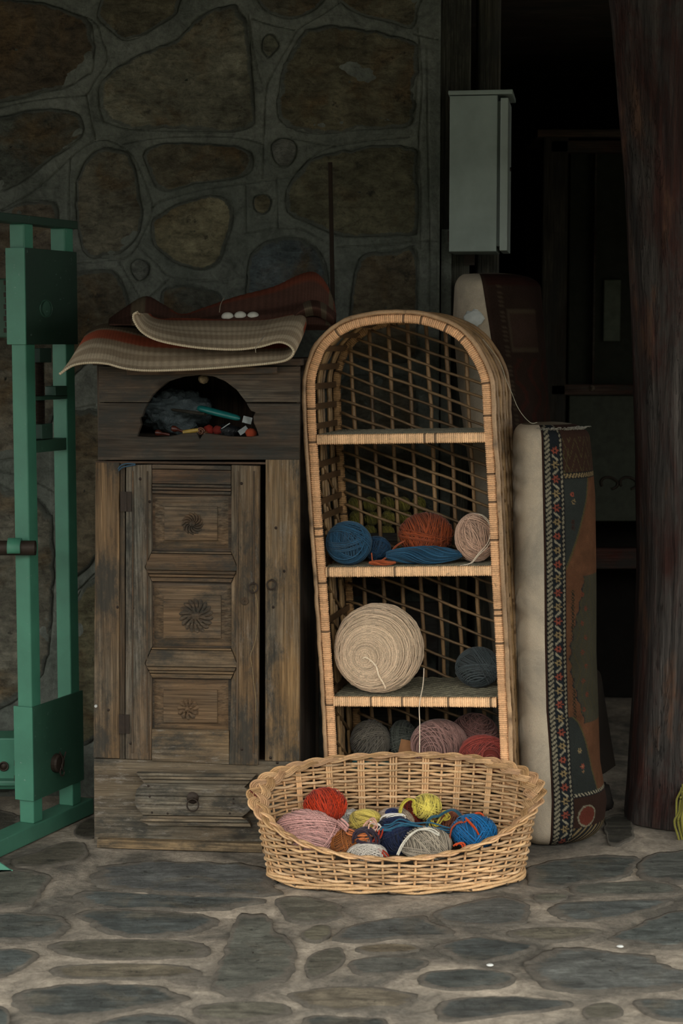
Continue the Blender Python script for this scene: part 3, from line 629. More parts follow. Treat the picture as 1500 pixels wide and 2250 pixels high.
for k, (x, y, w, hh, rot, lab) in enumerate(((543, 923, .024, .018, .25, 'white paper label folded at the right side of the niche'), (534, 946, .026, .014, -.6, 'torn white paper scrap at the niche floor'))):
    c = cw(x, y, .035); mb = MB(); g = np.array([[(i * w / 6 - w / 2, .002 * math.sin(i * 1.3 + j), j * hh / 3 - hh / 2) for j in range(4)] for i in range(7)]); mb.grid(g); mb.grid(g + np.array((0, .0012, 0)), flip=True)
    o = mb.build('paper_scrap', DULL, smooth=True, col=hx('8f9494')); o.location = (c.x, c.y, max(c.z, znw + hh * .5)); o.rotation_euler = (0, rot, 0); tag(o, lab, 'paper')
rod_obj('scissors_blade', cw(482, 945, .04), cw(505, 930, .05), [(0, .0008), (.1, .0015), (1, .0015)], SMOOTH, hx('9aa0a0'), 'thin metal needle leaning among the niche clutter', 'needle')
c = cw(500, 946, .07); blob('black_bag', (c.x, c.y, znw + .016), (.04, .03, .016), CRUMPLE, hx('15171a'), 'small crumpled black plastic bag in the niche', 'bag', 31, .3)

# ------------------------------------------------------------------ kilim on top of the cabinet
YR = (4.555, 4.61, 4.72, 4.86)
cols = [[(130,822),(150,795),(178,752),(190,730)],[(158,803),(172,780),(192,742),(205,720)],[(195,797),(202,772),(215,735),(225,712)],[(235,799),(240,775),(245,737),(255,710)],
 [(275,809),(278,785),(282,745),(290,716)],[(330,814),(332,790),(335,755),(340,730)],[(430,811),(430,788),(430,760),(430,745)],[(530,804),(530,783),(530,762),(530,750)],
 [(600,797),(600,780),(602,762),(605,748)],[(632,789),(636,775),(645,755),(655,735)],[(645,773),(654,756),(666,728),(672,705)],
 [(634,758),(644,740),(660,707),(664,686)],[(610,752),(620,735),(632,705),(640,692)],[(570,762),(572,742),(580,715),(590,701)],[(520,768),(520,746),(522,718),(525,702)],
 [(460,766),(458,745),(455,718),(452,702)],[(400,759),(395,740),(390,717),(385,702)],[(345,747),(345,730),(350,712),(355,702)],[(312,730),(318,716),(330,706),(345,700)],
 [(295,708),(305,700),(318,697),(335,697)],[(293,692),(300,687),(312,690),(330,692)],[(303,686),(308,690),(318,696),(330,697)]]
def kcol(u, v, mode):
    beige = np.array(hx('b09c83')); tan = np.array(hx('c6b399')); red = np.array(hx('a3543c')); dk = np.array(hx('5c4036')); grey = np.array(hx('6a5d4c'))
    c = np.broadcast_to(beige * .9, u.shape + (3,)).copy()
    c = np.where((((v > .16) & (v < .30)) | ((v > .42) & (v < .50)))[..., None], tan, c)
    def put(m, k):
        nonlocal c
        c = np.where(m[..., None], k, c)
    if mode == 0:
        isB = u > .5
        put((~isB) & (v > .58) & (v < .78), red * 1.3); put((~isB) & (v > .80), grey * 1.1); put(isB & (v > .84), red * .85); put(isB & (v > .5) & (v < .62), tan); put((v > .18) & (v < .3) & ~isB, tan)
    if mode == 1:
        c = np.broadcast_to(dk, c.shape).copy(); put((v > .42) & (v < .7), red * .42 + dk * .3); put(u < .28, dk * .75); put((u > .12) & (u < .17), grey); put((v > .15) & (v < .25), dk * .6); put((u > .86) & (u < .92), grey * .9)
    if mode == 2:
        c = np.broadcast_to(dk * .9, c.shape).copy(); put((u > .35) & (u < .5), grey * 1.1); put((u > .68) & (u < .8), grey)
    rib = .80 + .2 * (np.arange(u.shape[0]) % 2)[:, None, None]
    return c * rib
def cloth(G, nu, nv, mode, name, parent, thick=.004):
    g = bicubic(G, nu, nv); a, b = g.shape[:2]
    U, V_ = np.meshgrid(np.linspace(0, 1, a), np.linspace(0, 1, b), indexing='ij')
    du = np.gradient(g, axis=0); dv = np.gradient(g, axis=1); n = np.cross(du, dv); n /= np.linalg.norm(n, axis=2, keepdims=True) + 1e-9
    rib = (np.arange(a) % 2)[:, None, None] * .0009
    mb = MB(); top = g + n * rib; mb.grid(top); mb.grid(g - n * thick * np.sign((n[..., 2:3]).mean() + 1e-6), flip=True)
    for sl in ((0, slice(None)), (a - 1, slice(None)), (slice(None), 0), (slice(None), b - 1)):
        mb.grid(np.stack([top[sl], (g - n * thick * np.sign((n[..., 2:3]).mean() + 1e-6))[sl]], 0))
    c = kcol(U, V_, mode); cc = [c.reshape(-1, 3), c.reshape(-1, 3)]
    for sl in ((0, slice(None)), (a - 1, slice(None)), (slice(None), 0), (slice(None), b - 1)):
        cc += [c[sl], c[sl]]
    o = mb.build(name, PILE, parent, smooth=True, facecol=np.concatenate(cc)); return o, g
kil = bpy.data.objects.new('kilim_rug', None); COL.objects.link(kil); tag(kil, 'striped beige and rust woven kilim folded over the cabinet top', 'rug')
G = np.array([[tuple(P(px, py, YR[j])) for j, (px, py) in enumerate(c)] for c in cols])
for i in range(22):   # give the fold a little wandering depth
    G[i, 0, 1] += .012 * math.sin(i * 1.1); G[i, 1, 1] += .008 * math.sin(i * .9 + 1)
_, gg = cloth(G, 11, 10, 0, 'folded_layers', kil)
crest = [(240,700),(268,680),(318,652),(360,670),(400,690),(450,675),(520,652),(600,632),(655,608),(690,602),(716,625),(732,660),(738,690)]
G2 = np.array([[tuple(P(x + (0 if x < 640 else -8), 712 - .0 * x, 4.80)), tuple(P(x - 2, (y + 706) / 2 + 6, 4.86)), tuple(P(x, y, 4.93)), tuple(P(x, y + 14, 5.0)), tuple(P(x, 725, 5.03))] for x, y in crest])
cloth(G2, 10, 7, 1, 'rear_fold', kil)
e_t = [(638,694),(655,672),(682,659),(712,666),(738,688)]; e_b = [(648,712),(662,700),(690,694),(712,702),(730,716)]
G3 = np.array([[tuple(P(x, y, 4.86)), tuple(P((x + a) / 2, (y + b) / 2 - 3, 4.77)), tuple(P(a, b, 4.80))] for (x, y), (a, b) in zip(e_t, e_b)])
cloth(G3, 12, 8, 2, 'corner_fold', kil)
# serged edge: pale whip stitches
ed = resample(gg[:, 0], .0028); mb = MB(); k = len(ed)
mb.tubes(ed, np.where(np.arange(k) % 2 == 0, .0022, .0034)[None], 6, tone=(.75 + .3 * (np.arange(k) % 2))[None]); mb.build('whipped_edge', YARN, kil, smooth=True, col=hx('b7a88f'))
for k in range(1):
    p_ = catmull([P(*q) for q in ((562,775,4.535),(562,764,4.54),(575,745,4.58),(592,726,4.66),(600,723,4.68),(604,730,4.66),(612,750,4.57))], 8)
    mb = MB(); mb.tubes(p_, .0011, 5, tone=1.); mb.build('loose_thread', YARN, kil, smooth=True, col=hx('8d8271'))
p_ = catmull([P(*q) for q in ((481,702,4.86),(482,685,4.87),(485,668,4.88),(492,655,4.92))], 8)
mb = MB(); mb.tubes(p_, .0011, 5, tone=1.); mb.build('loose_thread', YARN, kil, smooth=True, col=hx('8d8271'))
for k, (x, y) in enumerate(((500, 696), (528, 694), (556, 695))):
    c = P(x, y, 4.84); blob('egg', c, (.017, .014, .0125), SMOOTH, hx('c9c6ba'), ('left', 'middle', 'right')[k] + ' of three white eggs resting in the kilim folds', 'egg', 1, 0, (14, 18), group='white eggs in the kilim')

# iron rod against the wall
a = PF(752, 1800); a = Vector((P(752, 1500, 5.12).x, 5.12, 0.0)); b = P(725, 357, 5.165)
rod_obj('iron_rod', a, b, [(0, .0065), (.5, .0065), (1, .0065)], IRON, None, 'thin dark iron rod leaning upright against the stone wall', 'rod', 10)

# ------------------------------------------------------------------ green metal loom
g0 = PF(75, 1846)
FM = Frame((g0.x, g0.y, 0), -R(23))
loom = FM.empty('metal_loom'); tag(loom, 'green painted steel loom frame standing at the left edge', 'loom')
gc = hx('3c735d'); S_ = .045
zs = lambda px, py, y=0.: FM.hit(px, py, 0, 0).z
def g_part(mb, name, col=gc, bevel=.002, mat=None): return mb.build(name, mat or GREEN, loom, bevel=bevel, col=col)
z_top = FM.hit(62, 492, 0, 0).z; fh = .045
y2 = .20
g_part(MB().box(-S_, 0, 0, S_, fh, z_top), 'upright', bevel=.003); g_part(MB().box(-S_, 0, y2, y2 + S_, fh, z_top), 'upright', bevel=.003)
g_part(MB().box(-S_ - .004, .004, -.75, y2 + S_ + .02, z_top, z_top + .022), 'top_bar', hx('22382d'))
yf = FM.hit(205, 1800, 2, .03).y
g_part(MB().box(-S_ - .008, .008, -.42, max(.3, min(yf, .42)), 0, fh), 'foot_beam', hx('3c6a57'), .003)
def plate(px0, py0, py1, name):
    za = FM.hit(62, py1, 0, 0).z; zb_ = FM.hit(62, py0, 0, 0).z
    mb = MB().box(-.0, .006, -.006, y2 + S_ + .008, za, zb_); g_part(mb, name, hx('2a4d3d') if px0 == 75 else hx('1d3328'), .001)
    g_part(MB().box(-S_ - .008, .006, -.009, -.003, za, zb_), 'front_plate', gc, .001); return za, zb_
p1 = plate(62, 545, 757, 'side_plate'); p2_ = plate(75, 1556, 1764, 'side_plate')
def sidept(px, py): q = FM.hit(px, py, 0, .006); return q.y, q.z
y_, z_ = sidept(100, 678)
a = np.linspace(0, 2 * math.pi, 24, endpoint=False)
g_part(MB().tubes(np.stack([0 * a + .007, y_ + .030 * np.cos(a), z_ + .022 * np.sin(a)], -1), .0022, 6, True, ref=(1, 0, 0)), 'bolt_rim', hx('2b4a3c'), 0)
g_part(MB().lathe([(.02, 0), (.02, .004), (.001, .005)], 20, (.006, y_, z_), 'x'), 'bolt_cap', hx('2b4a3c'), 0)
y_, z_ = sidept(122, 1676)
g_part(MB().lathe([(.026, 0), (.026, .012), (.022, .016), (.001, .016)], 20, (.006, y_, z_), 'x'), 'axle_end', hx('5c4434'), 0, IRON)
pin = catmull([(.026, y_ - .01, z_ + .035), (.03, y_ + .0, z_ + .01), (.026, y_ - .004, z_ - .012), (.028, y_ - .012, z_ - .026), (.03, y_ - .002, z_ - .034), (.03, y_ + .006, z_ - .024), (.028, y_ - .002, z_ - .008), (.03, y_ + .016, z_ + .03)], 6)
g_part(MB().tubes(pin, .002, 6), 'cotter_pin', None, 0, IRON)
# screw jack between the uprights
zz = lambda py: FM.hit(85, py, 0, 0).z
ys = S_ + .055; xs = -.022
g_part(MB().box(xs - .02, xs + .02, ys - .03, ys + .03, zz(797), zz(765)), 'nut_block', hx('24382f'))
n_ = 46; s_ = np.linspace(zz(935), zz(797), n_ * 2)
g_part(MB().tubes(np.stack([0 * s_ + xs, 0 * s_ + ys, s_], -1), np.where(np.arange(n_ * 2) % 2 == 0, .0105, .0135)[None], 12), 'threaded_rod', None, 0, IRON)
g_part(MB().box(-S_, .0, S_, y2 + .02, zz(880), zz(871)), 'cross_plate', hx('2b4a3c'))
g_part(MB().box(xs - .004, xs + .03, ys + .03, y2 - .01, zz(871), zz(850)), 'bracket', hx('2b4a3c'))
g_part(MB().box(xs - .018, xs + .02, ys - .025, ys + .03, zz(966), zz(933)), 'nut_block', hx('2f4a3e'))
g_part(MB().box(-S_, -.003, S_, y2, zz(995), zz(968)), 'cross_bar', hx('305141'))
# beams going left
za = P(10, 740, 4.78).z; zb_ = P(10, 612, 4.78).z
def beam(name, px_end, py0, py1, Yc, depth, col, mat=None):
    a = FM.i @ P(px_end, py1, Yc); b = P(px_end, py0, Yc)
    # world aligned beam in the loom's frame
    x1_ = P(px_end, py1, Yc).x; mb = MB().box(x1_ - .85, x1_, Yc, Yc + depth, P(px_end, py1, Yc).z, b.z)
    o = mb.build(name, mat or GREEN, loom, bevel=.004, col=col); o.matrix_parent_inverse = FM.i; return o
beam('upper_beam', 22, 612, 742, 4.86, .10, hx('30513f')); beam('lower_beam', 36, 1622, 1735, 4.84, .10, gc)
beam('lower_lip', 42, 1716, 1728, 4.81, .05, hx('3c6a57'))
def wobj(mb, name, mat, col=None, smooth=False, bevel=0):
    o = mb.build(name, mat, loom, smooth=smooth, col=col, bevel=bevel); o.matrix_parent_inverse = FM.i; return o
for k in range(9):
    py = 622 + k * 13; c = P(22 + (k % 2) * 3, py, 4.83); wobj(MB().box(c.x - .012, c.x + .004, 4.80, 4.88, c.z - .006, c.z + .006), 'gear_tooth', IRON, bevel=.001)
for k in range(6):
    py = 1640 + k * 17; c = P(38 + (k % 2) * 3, py, 4.82)
    wobj(MB().tubes([(c.x, 4.81, c.z - .008), (c.x, 4.81, c.z + .008)], .007, 8, caps=True), 'chain_link', IRON, smooth=False)
c = P(8, 1684, 4.838); wobj(MB().lathe([(.014, .0), (.014, .003), (.010, .003), (.010, -.002), (.001, -.002)], 20, (c.x, 4.8395, c.z), 'y'), 'bolt_hole', IRON, smooth=True)
pr = .020; c = P(78, 1204, 4.70)
g = []
mb = MB(); xs_ = np.array([c.x - .95, c.x]); 
mb.tubes([(c.x - .95, 4.70, c.z), (c.x, 4.70, c.z)], pr, 20); mb.tubes([(c.x - .95, 4.70, c.z), (c.x - .001, 4.70, c.z)], pr * .84, 20); wobj(mb, 'warp_pipe', IRON, smooth=True)
for t in (18, 44):
    pass
mb = MB(); cx_ = P(33, 1204, 4.7).x; a = np.linspace(.6, math.pi + .75, 16)
g = [[(x, 4.70 - (pr + .003) * math.cos(a_ - 1.1), c.z + (pr + .003) * math.sin(a_ - 1.1) * 1.0) for x in (cx_ - .017, cx_ + .017)] for a_ in a]
mb.grid(g); mb.grid([[(x, y * 1, z) for x, y, z in r_] for r_ in np.array(g) + np.array((0, .0, .0))], flip=True)
o = wobj(mb, 'pipe_hook', GREEN, gc, True); mm = o.modifiers.new('solid', 'SOLIDIFY'); mm.thickness = .004
wobj(MB().box(cx_ - .014, cx_ + .014, 4.715, 4.80, c.z - .012, c.z + .0), 'hook_arm', GREEN, gc, bevel=.002)
tp = PF(28, 1915)
mb = MB(); mb.prism([(tp.x - .30, tp.y), (tp.x, tp.y), (tp.x - .045, tp.y + .045), (tp.x - .30, tp.y + .045)], 0, .004, 'z'); mb.prism([(tp.x - .30, 0), (tp.x, 0), (tp.x - .10, .07), (tp.x - .30, .11)], tp.y + .0, tp.y + .006); wobj(mb, 'foot_gusset', GREEN, hx('55907a'))

# ------------------------------------------------------------------ rattan shelf
SO = P(727, 1700, 4.70)
FS = Frame((P(741, 1880, 4.665).x, 4.665, 0), -R(13), -.042)
rat = FS.empty('rattan_shelf'); tag(rat, 'tall arched rattan shelf unit with wrapped edges and lattice back', 'shelf')
cl = [(742,1880),(736,1760),(730,1640),(724,1524),(716,1400),(708,1272),(698,1140),(690,1010),(685,930),(683,866),(684,830),(694,794),(712,758),(748,727),(784,711),(827,703),(874,700),(928,704),(982,722),(1018,747),(1046,787),(1061,819),(1068,851),(1072,930),(1077,1010),(1084,1140),(1090,1272),(1097,1400),(1103,1524),(1108,1650),(1112,1760),(1115,1892)]
hoop2 = catmull([FS.loc(*p) for p in cl], 8)
cen = np.array([hoop2[:, 0].mean(), 0]); DS = .30
def off(h2, d):
    t = np.gradient(h2, axis=0); t /= np.linalg.norm(t, axis=1, keepdims=True); n = np.stack([-t[:, 1], t[:, 0]], -1); return h2 + n * d
def to3(h2, y): return np.stack([h2[:, 0], np.full(len(h2), y), h2[:, 1]], -1)
def wrapped(path, w, hgt, pitch=.0052, ref=(0, 1, 0), name='wrapped_post', col='b48c68', parent=rat, sup=.6, gap=.03):
    p = resample(path, step=pitch / 3); k = (len(p) - 1) // 3 * 3 + 1; p = p[:k]
    i = np.arange(k); ph = i % 3; sc_ = np.where(ph == 0, .86, 1.0); wr_ = i // 3
    rr = np.random.default_rng(len(p) + int(w * 1e5)); t = 1.15 + .45 * rr.random(k // 3 + 2); t[rr.random(len(t)) < gap] = .28
    j = rr.normal(0, .018, k // 3 + 2)
    tone = t[wr_] * np.where(ph == 0, .7, 1.0)
    mb = MB(); mb.tubes(p, (w * sc_ * (1 + j[wr_]))[None], 10, rb=(hgt * sc_ * (1 + j[wr_]))[None], ref=ref, tone=tone[None], sup=sup, caps=True)
    return mb.build(name, CANE, parent, smooth=False, col=hx(col))
wrapped(to3(hoop2, .0), .011, .0115, name='front_hoop')
back2 = off(hoop2, .0)
wrapped(to3(back2, DS), .010, .011, name='back_hoop', col='8a6a47')
def cane(path, r, name, col, step=.02, knots=True, parent=rat, sides=8):
    p = resample(path, step=step); k = len(p); rr = np.random.default_rng(k + int(r * 1e6) + int(abs(p[0][0]) * 1e4))
    rad = r * (1 + .05 * rr.normal(0, 1, k)); tone = .82 + .3 * vnoise(np.arange(k) * .35, np.zeros(k) + rr.random() * 99, 3)
    if knots: tone[rr.random(k) < .05] *= .45
    p = p + rr.normal(0, .0006, p.shape)
    mb = MB(); mb.tubes(p, rad[None], sides, tone=tone[None], ref=(.3, .9, .1), caps=True); return mb.build(name, ROD, parent, smooth=True, col=hx(col))
out = off(hoop2, .0175)
cane(to3(out, -.004), .0062, 'outer_cane', 'a38363'); cane(to3(off(hoop2, .017), DS + .002), .0055, 'outer_cane', '7c6144')
for k, yy in enumerate((.035, .075, .115, .155, .195, .232, .268)):
    cane(to3(off(hoop2, .012 + .004 * math.sin(k * 2.1)), yy), .0052, 'side_cane', ('8a6c49', '7a5f42', '93734d')[k % 3])
# cross straps between the hoops, all round the inside
acc = np.r_[0, np.cumsum(np.linalg.norm(np.diff(hoop2, axis=0), axis=1))]
for s_ in np.arange(.06, acc[-1] - .03, .052):
    i = int(np.searchsorted(acc, s_)); z = hoop2[i, 1]
    if z < .75 and (int(s_ / .052) % 4): continue
    q = off(hoop2, -.001)[i]; t = hoop2[min(i + 1, len(hoop2) - 1)] - hoop2[i - 1]; t /= np.linalg.norm(t)
    mb = MB(); n2 = np.array([-t[1], t[0]]); a_ = q - t * .008; b_ = q + t * .008
    v = []
    for y_ in (.004, DS - .004):
        for pt in (a_, b_):
            for d_ in (0, .004): v.append((pt[0] + n2[0] * d_, y_, pt[1] + n2[1] * d_))
    mb.add(v, [(0, 1, 3, 2), (4, 6, 7, 5), (0, 4, 5, 1), (2, 3, 7, 6), (0, 2, 6, 4), (1, 5, 7, 3)], .9); mb.build('cross_strap', ROD, rat, col=hx('5c452f'))
# diagonal lattice at the lower sides
def xa(z, side):
    h_ = hoop2[:len(hoop2) // 2] if side < 0 else hoop2[len(hoop2) // 2:][::-1]
    m = h_[:, 1] < 1.18; return float(np.interp(z, h_[m][:, 1], h_[m][:, 0]))
for side in (-1, 1):
    for z in np.arange(.06, .95, .085):
        cane([(xa(z + .16, side) + side * .008, .01, z + .16), (xa(z, side) + side * .008, DS, z)], .0042, 'side_diagonal', '6a5238', .05)
# lattice back
def xb(z):
    return xa(z, -1), xa(z, 1)
arch_i = [i for i in range(len(hoop2))]
def top_z(x):
    m = hoop2[:, 1] > 1.0; hh = hoop2[m]; o_ = np.argsort(hh[:, 0]); return float(np.interp(x, hh[o_][:, 0], hh[o_][:, 1]))
xL, xR_ = xb(1.0)
for k in range(8):
    f_ = (k + .9) / 8.7; xt_ = xL + (xR_ - xL) * f_; xbm = xb(.1)[0] + (xb(.1)[1] - xb(.1)[0]) * f_
    zt_ = min(top_z(xt_), 1.42) - .004
    zz_ = np.linspace(.02, zt_, 12); xx = xbm + (xt_ - xbm) * (zz_ - .1) / .95 + .002 * np.sin(zz_ * 9 + k)
    cane(np.stack([xx, 0 * zz_ + DS - .004, zz_], -1), .0058, 'lattice_upright', ('8b6c4a', '7b5f42')[k % 2], .04)
for z in np.r_[np.arange(-.05, .86, .052), np.arange(.90, 1.62, .037)]:
    pts = []
    for x in np.linspace(xL - .03, xR_ + .03, 40):
        zz_ = z - .40 * (x - xL) + .0
        if zz_ < .03 or zz_ > 1.415: continue
        a_, b_ = xb(min(zz_, 1.05))
        if not (a_ < x < b_) or (zz_ > 1.0 and zz_ > top_z(x) - .004): continue
        pts.append((x, DS - .013 + .002 * math.sin(x * 60 + z * 50), zz_ + .0015 * math.sin(x * 23 + z * 31)))
    if len(pts) > 3: cane(pts, .0038 + .0006 * random.random(), 'lattice_diagonal', ('806546', '6f573c')[int(z * 100) % 2], .03, sides=6)
# shelf boards: wrapped front bar and woven deck
decks = {}
for nm, (xa_, ya_, xb_, yb_) in {'top': (697, 966, 1068, 961), 'upper': (716, 1257, 1082, 1254), 'middle': (733, 1541, 1094, 1543), 'bottom': (742, 1722, 1104, 1730)}.items():
    a_ = FS.loc(xa_, ya_); b_ = FS.loc(xb_, yb_)
    hh = .0135
    wrapped([(a_[0], .0, a_[1]), (b_[0], .0, b_[1])], .009, hh, .0056, ref=(0, 1, 0), name='shelf_edge', col='bd9873', sup=.45)
    zt_ = (a_[1] + b_[1]) / 2 + hh * .85; decks[nm] = zt_ + .002; sl = (b_[1] - a_[1]) / (b_[0] - a_[0])
    mb = MB(); ys_ = np.arange(.012, DS - .004, .0062); xs_ = np.linspace(a_[0] - .004, b_[0] + .004, 60)
    ph = ((np.arange(len(ys_)) * 1) % 4)[:, None] * 1.57
    pth = np.stack([np.broadcast_to(xs_, (len(ys_), 60)), np.broadcast_to(ys_[:, None], (len(ys_), 60)), zt_ - .003 + .0032 * np.sin(xs_[None] * 170 + ph) + sl * (xs_[None] - (a_[0] + b_[0]) / 2)], -1)
    mb.tubes(pth, .0028, 4, tone=(.6 + .5 * rng.random((len(ys_), 1))) * np.ones((1, 60)), ref=(0, 0, 1))
    mb.box(a_[0], b_[0], .01, DS - .004, min(a_[1], b_[1]) - .006, min(a_[1], b_[1]) + hh * .3, .5)
    mb.build('woven_deck', ROD, rat, smooth=False, col=hx('6a6452'))

# ------------------------------------------------------------------ yarn
def yarn_ball(name, c, r, col, label, cat='yarn ball', seed=0, rs=.0018, groups=None, rot=(0, 0, 0), group=None, col2=None, fuzz=6, sides=3):
    rr = np.random.default_rng(seed); r = np.array(r, dtype=float); mb = MB()
    u = np.linspace(.02, math.pi - .02, 14); w = np.linspace(0, 2 * math.pi, 20, endpoint=False); U, W = np.meshgrid(u, w, indexing='ij')
    mb.grid(np.stack([np.sin(U) * np.cos(W), np.sin(U) * np.sin(W), np.cos(U)], -1) * r * .965, closed_v=True, flip=True, tone=.4)
    R_ = r.mean(); sp = rs * 1.85 / R_
    if groups is None:
        groups = []
        for k in range(6):
            v = rr.normal(size=3); v /= np.linalg.norm(v); lo_ = rr.uniform(-.9, .1) if k else -.97; groups.append((v, lo_, .97 if k == 0 else min(.95, lo_ + rr.uniform(.4, .9)), k))
    S = 40
    th = np.linspace(0, 2 * math.pi, S, endpoint=False)
    for (ax, lo_, hi_, lay) in groups:
        ax = np.array(ax, dtype=float); ax /= np.linalg.norm(ax); e1 = np.cross(ax, (.3, .5, .81)); e1 /= np.linalg.norm(e1); e2 = np.cross(ax, e1)
        d = np.arange(lo_, hi_, sp); d = d + rr.normal(0, sp * .35, len(d)); d = np.clip(d, -.985, .985); n = len(d)
        if n < 1: continue
        tilt = rr.normal(0, .05, (n, 2)); rad = np.sqrt(1 - d * d)
        p = d[:, None, None] * ax + rad[:, None, None] * (np.cos(th)[None, :, None] * e1 + np.sin(th)[None, :, None] * e2)
        p = p + (tilt[:, 0, None, None] * np.cos(th + rr.random() * 6)[None, :, None]) * ax
        p /= np.linalg.norm(p, axis=2, keepdims=True)
        lr = 1 + .013 * lay + rr.normal(0, .007, (n, 1, 1)) + .006 * np.sin(th * 3 + rr.random() * 6)[None, :, None]
        nrm = p / r; p = p * lr * r
        mb.tubes(p, rs, sides, True, ref=nrm, tone=(.62 + .55 * rr.random((n, 1)) ** 1.3) * np.ones((1, S)))
    for k in range(fuzz):
        v = rr.normal(size=3); v /= np.linalg.norm(v); t = rr.normal(size=3); q = np.array([(v + t * .12 * s) / np.linalg.norm(v + t * .12 * s) * (1.03 + .07 * math.sin(s * 1.1)) for s in np.linspace(0, 3, 10)]) * r
        mb.tubes(q, rs * .5, 3, tone=1.1)
    o = mb.build(name, YARN, smooth=True, col=hx(col)); o.location = c; o.rotation_euler = rot; tag(o, label, cat, group); return o
def strand(name, pts, r, col, label, cat='yarn', n=1, spread=.003, parent=None, seed=1):
    rr = np.random.default_rng(seed); p = resample(catmull(pts, 8), step=.005); mb = MB()
    for k in range(n):
        o_ = rr.normal(0, spread, 3) if n > 1 else 0; w = np.stack([vnoise(np.arange(len(p)) * .12 + 9 * k, np.full(len(p), j * 7.), seed + k) - .5 for j in range(3)], -1) * spread * (2 if n > 1 else .6)
        mb.tubes(p + o_ + w, r, 5, tone=.8 + .35 * rr.random())
    o = mb.build(name, YARN, parent, smooth=True, col=hx(col))
    if label: tag(o, label, cat)
    return o
zaxis = (0, 0, 1); fx = (0.15, 1, .1)
def on_deck(deck, px, py, rx, rz, y0=.05, y1=.26, push=None):
    """seat a ball of pixel size rx,rz on a deck where it shows at px,py"""
    best = None
    for y in np.linspace(y0, y1, 22):
        x, z = FS.loc(px, py, y); wv = FS.m @ Vector((x, y, z)); s_ = wv.y / F_PX; R_z = rz * s_
        xm = (FS.loc(900, 1500)[0]); e = abs(z - (decks[deck] + R_z + .002))
        if best is None or e < best[0]: best = (e, x, y, R_z, rx * s_)
    _, x, y, R_z, R_x = best
    return FS.m @ Vector((x, y, decks[deck] + R_z + .003)), R_x, R_z
def shelf_ball(deck, px, py, rx, rz, col, label, seed, ry=None, y0=.06, y1=.22, **k):
    c, a_, b_ = on_deck(deck, px, py, rx, rz, y0, y1); return yarn_ball('yarn_ball', c, (a_, ry or min(a_, b_, .06), b_), col, label, seed=seed, **k)
shelf_ball('upper', 766, 1197, 47, 45, '2b4f69', 'round blue yarn ball at the left of the second rattan shelf', 41, y0=.06, y1=.09)
shelf_ball('upper', 826, 1208, 30, 26, '24405a', 'small dark blue yarn ball behind the round blue one', 42, y0=.12, y1=.2)
shelf_ball('upper', 934, 1172, 58, 48, 'a4512f', 'rust orange yarn ball in the middle of the second shelf', 43, y0=.12, y1=.2, groups=[((1, .2, .1), -.97, .97, 0), ((.9, 0, .4), -.9, .2, 1), ((1, .1, -.3), -.2, .9, 2), ((.2, .1, 1), -.3, .1, 3), ((1, -.2, 0), .55, .95, 4)])
shelf_ball('upper', 1042, 1183, 42, 51, 'c9a58f', 'pale pink cream yarn ball at the right of the second shelf', 44, y0=.07, y1=.1, rs=.0014)
# blue skein lying flat
def skein(name, pxs, deck_z, r, col, label, seed, y=.05, n=34, F=FS, rs=.0019, lift=None, twist=2.2):
    rr = np.random.default_rng(seed); (xa_, ya_), (xb_, yb_) = pxs
    a_ = F.hit(xa_, ya_, 1, y); b_ = F.hit(xb_, yb_, 1, y); t = np.linspace(0, 1, 26); mb = MB(); paths = []
    for k in range(n):
        ph = rr.random() * 6.28; q = math.sqrt(rr.random()) * .95 + .05; env = np.sin(np.clip(t * .96 + .03, 0, 1) * math.pi) ** .45
        an = ph + twist * t + .3 * np.sin(t * 9 + ph)
        paths.append(np.stack([a_.x + (b_.x - a_.x) * (t + rr.normal(0, .012)), y + r[1] * q * env * np.cos(an), (deck_z + r[2]) + (0) * t + r[2] * q * env * np.sin(an)], -1))
    mb.tubes(np.array(paths), rs, 4, tone=(.7 + .5 * rr.random((n, 1))) * np.ones((1, 26)))
    x_ = a_.x + (b_.x - a_.x) * t; env = np.sin(np.clip(t * .9 + .05, 0, 1) * math.pi) ** .4
    mb.tubes(np.stack([x_, 0 * t + y, 0 * t + deck_z + r[2]], -1), r[2] * .85 * env[None], 12, rb=(r[1] * .85 * env)[None], ref=(0, 0, 1), tone=.55)
    o = mb.build(name, YARN, smooth=True, col=hx(col)); o.matrix_world = F.m; tag(o, label, 'yarn skein'); return o
skein('yarn_skein', ((852, 1226), (1012, 1232)), decks['upper'], (.09, .035, .024), '274c66', 'twisted blue yarn skein lying in front of the rust ball', 45, .045, 90)
skein('yarn_skein', ((812, 1240), (868, 1236)), decks['upper'], (.03, .012, .007), 'a4512f', 'short rust yarn tail lying left of the blue skein', 46, .03, 24)
strand('loose_yarn', [FS.m @ FS.hit(x, y, 1, yy) for x, y, yy in ((1012,1243,.02),(1035,1236,.02),(1052,1215,.025),(1072,1190,.03),(1078,1160,.04),(1060,1135,.06),(1040,1130,.07))], .0012, 'c9b9a6', 'pale loose end curling off the pink cream ball', n=3, spread=.003)
strand('loose_yarn', [FS.m @ FS.hit(x, y, 1, yy) for x, y, yy in ((815,1215,.03),(822,1238,.03),(850,1222,.035),(868,1200,.06),(888,1188,.09))], .0012, '9b4c2e', 'thin rust strand looping left of the rust ball', n=2, spread=.002)
shelf_ball('middle', 1050, 1473, 48, 42, '3e4547', 'slate grey yarn ball at the right of the third shelf', 47, y0=.14, y1=.2)
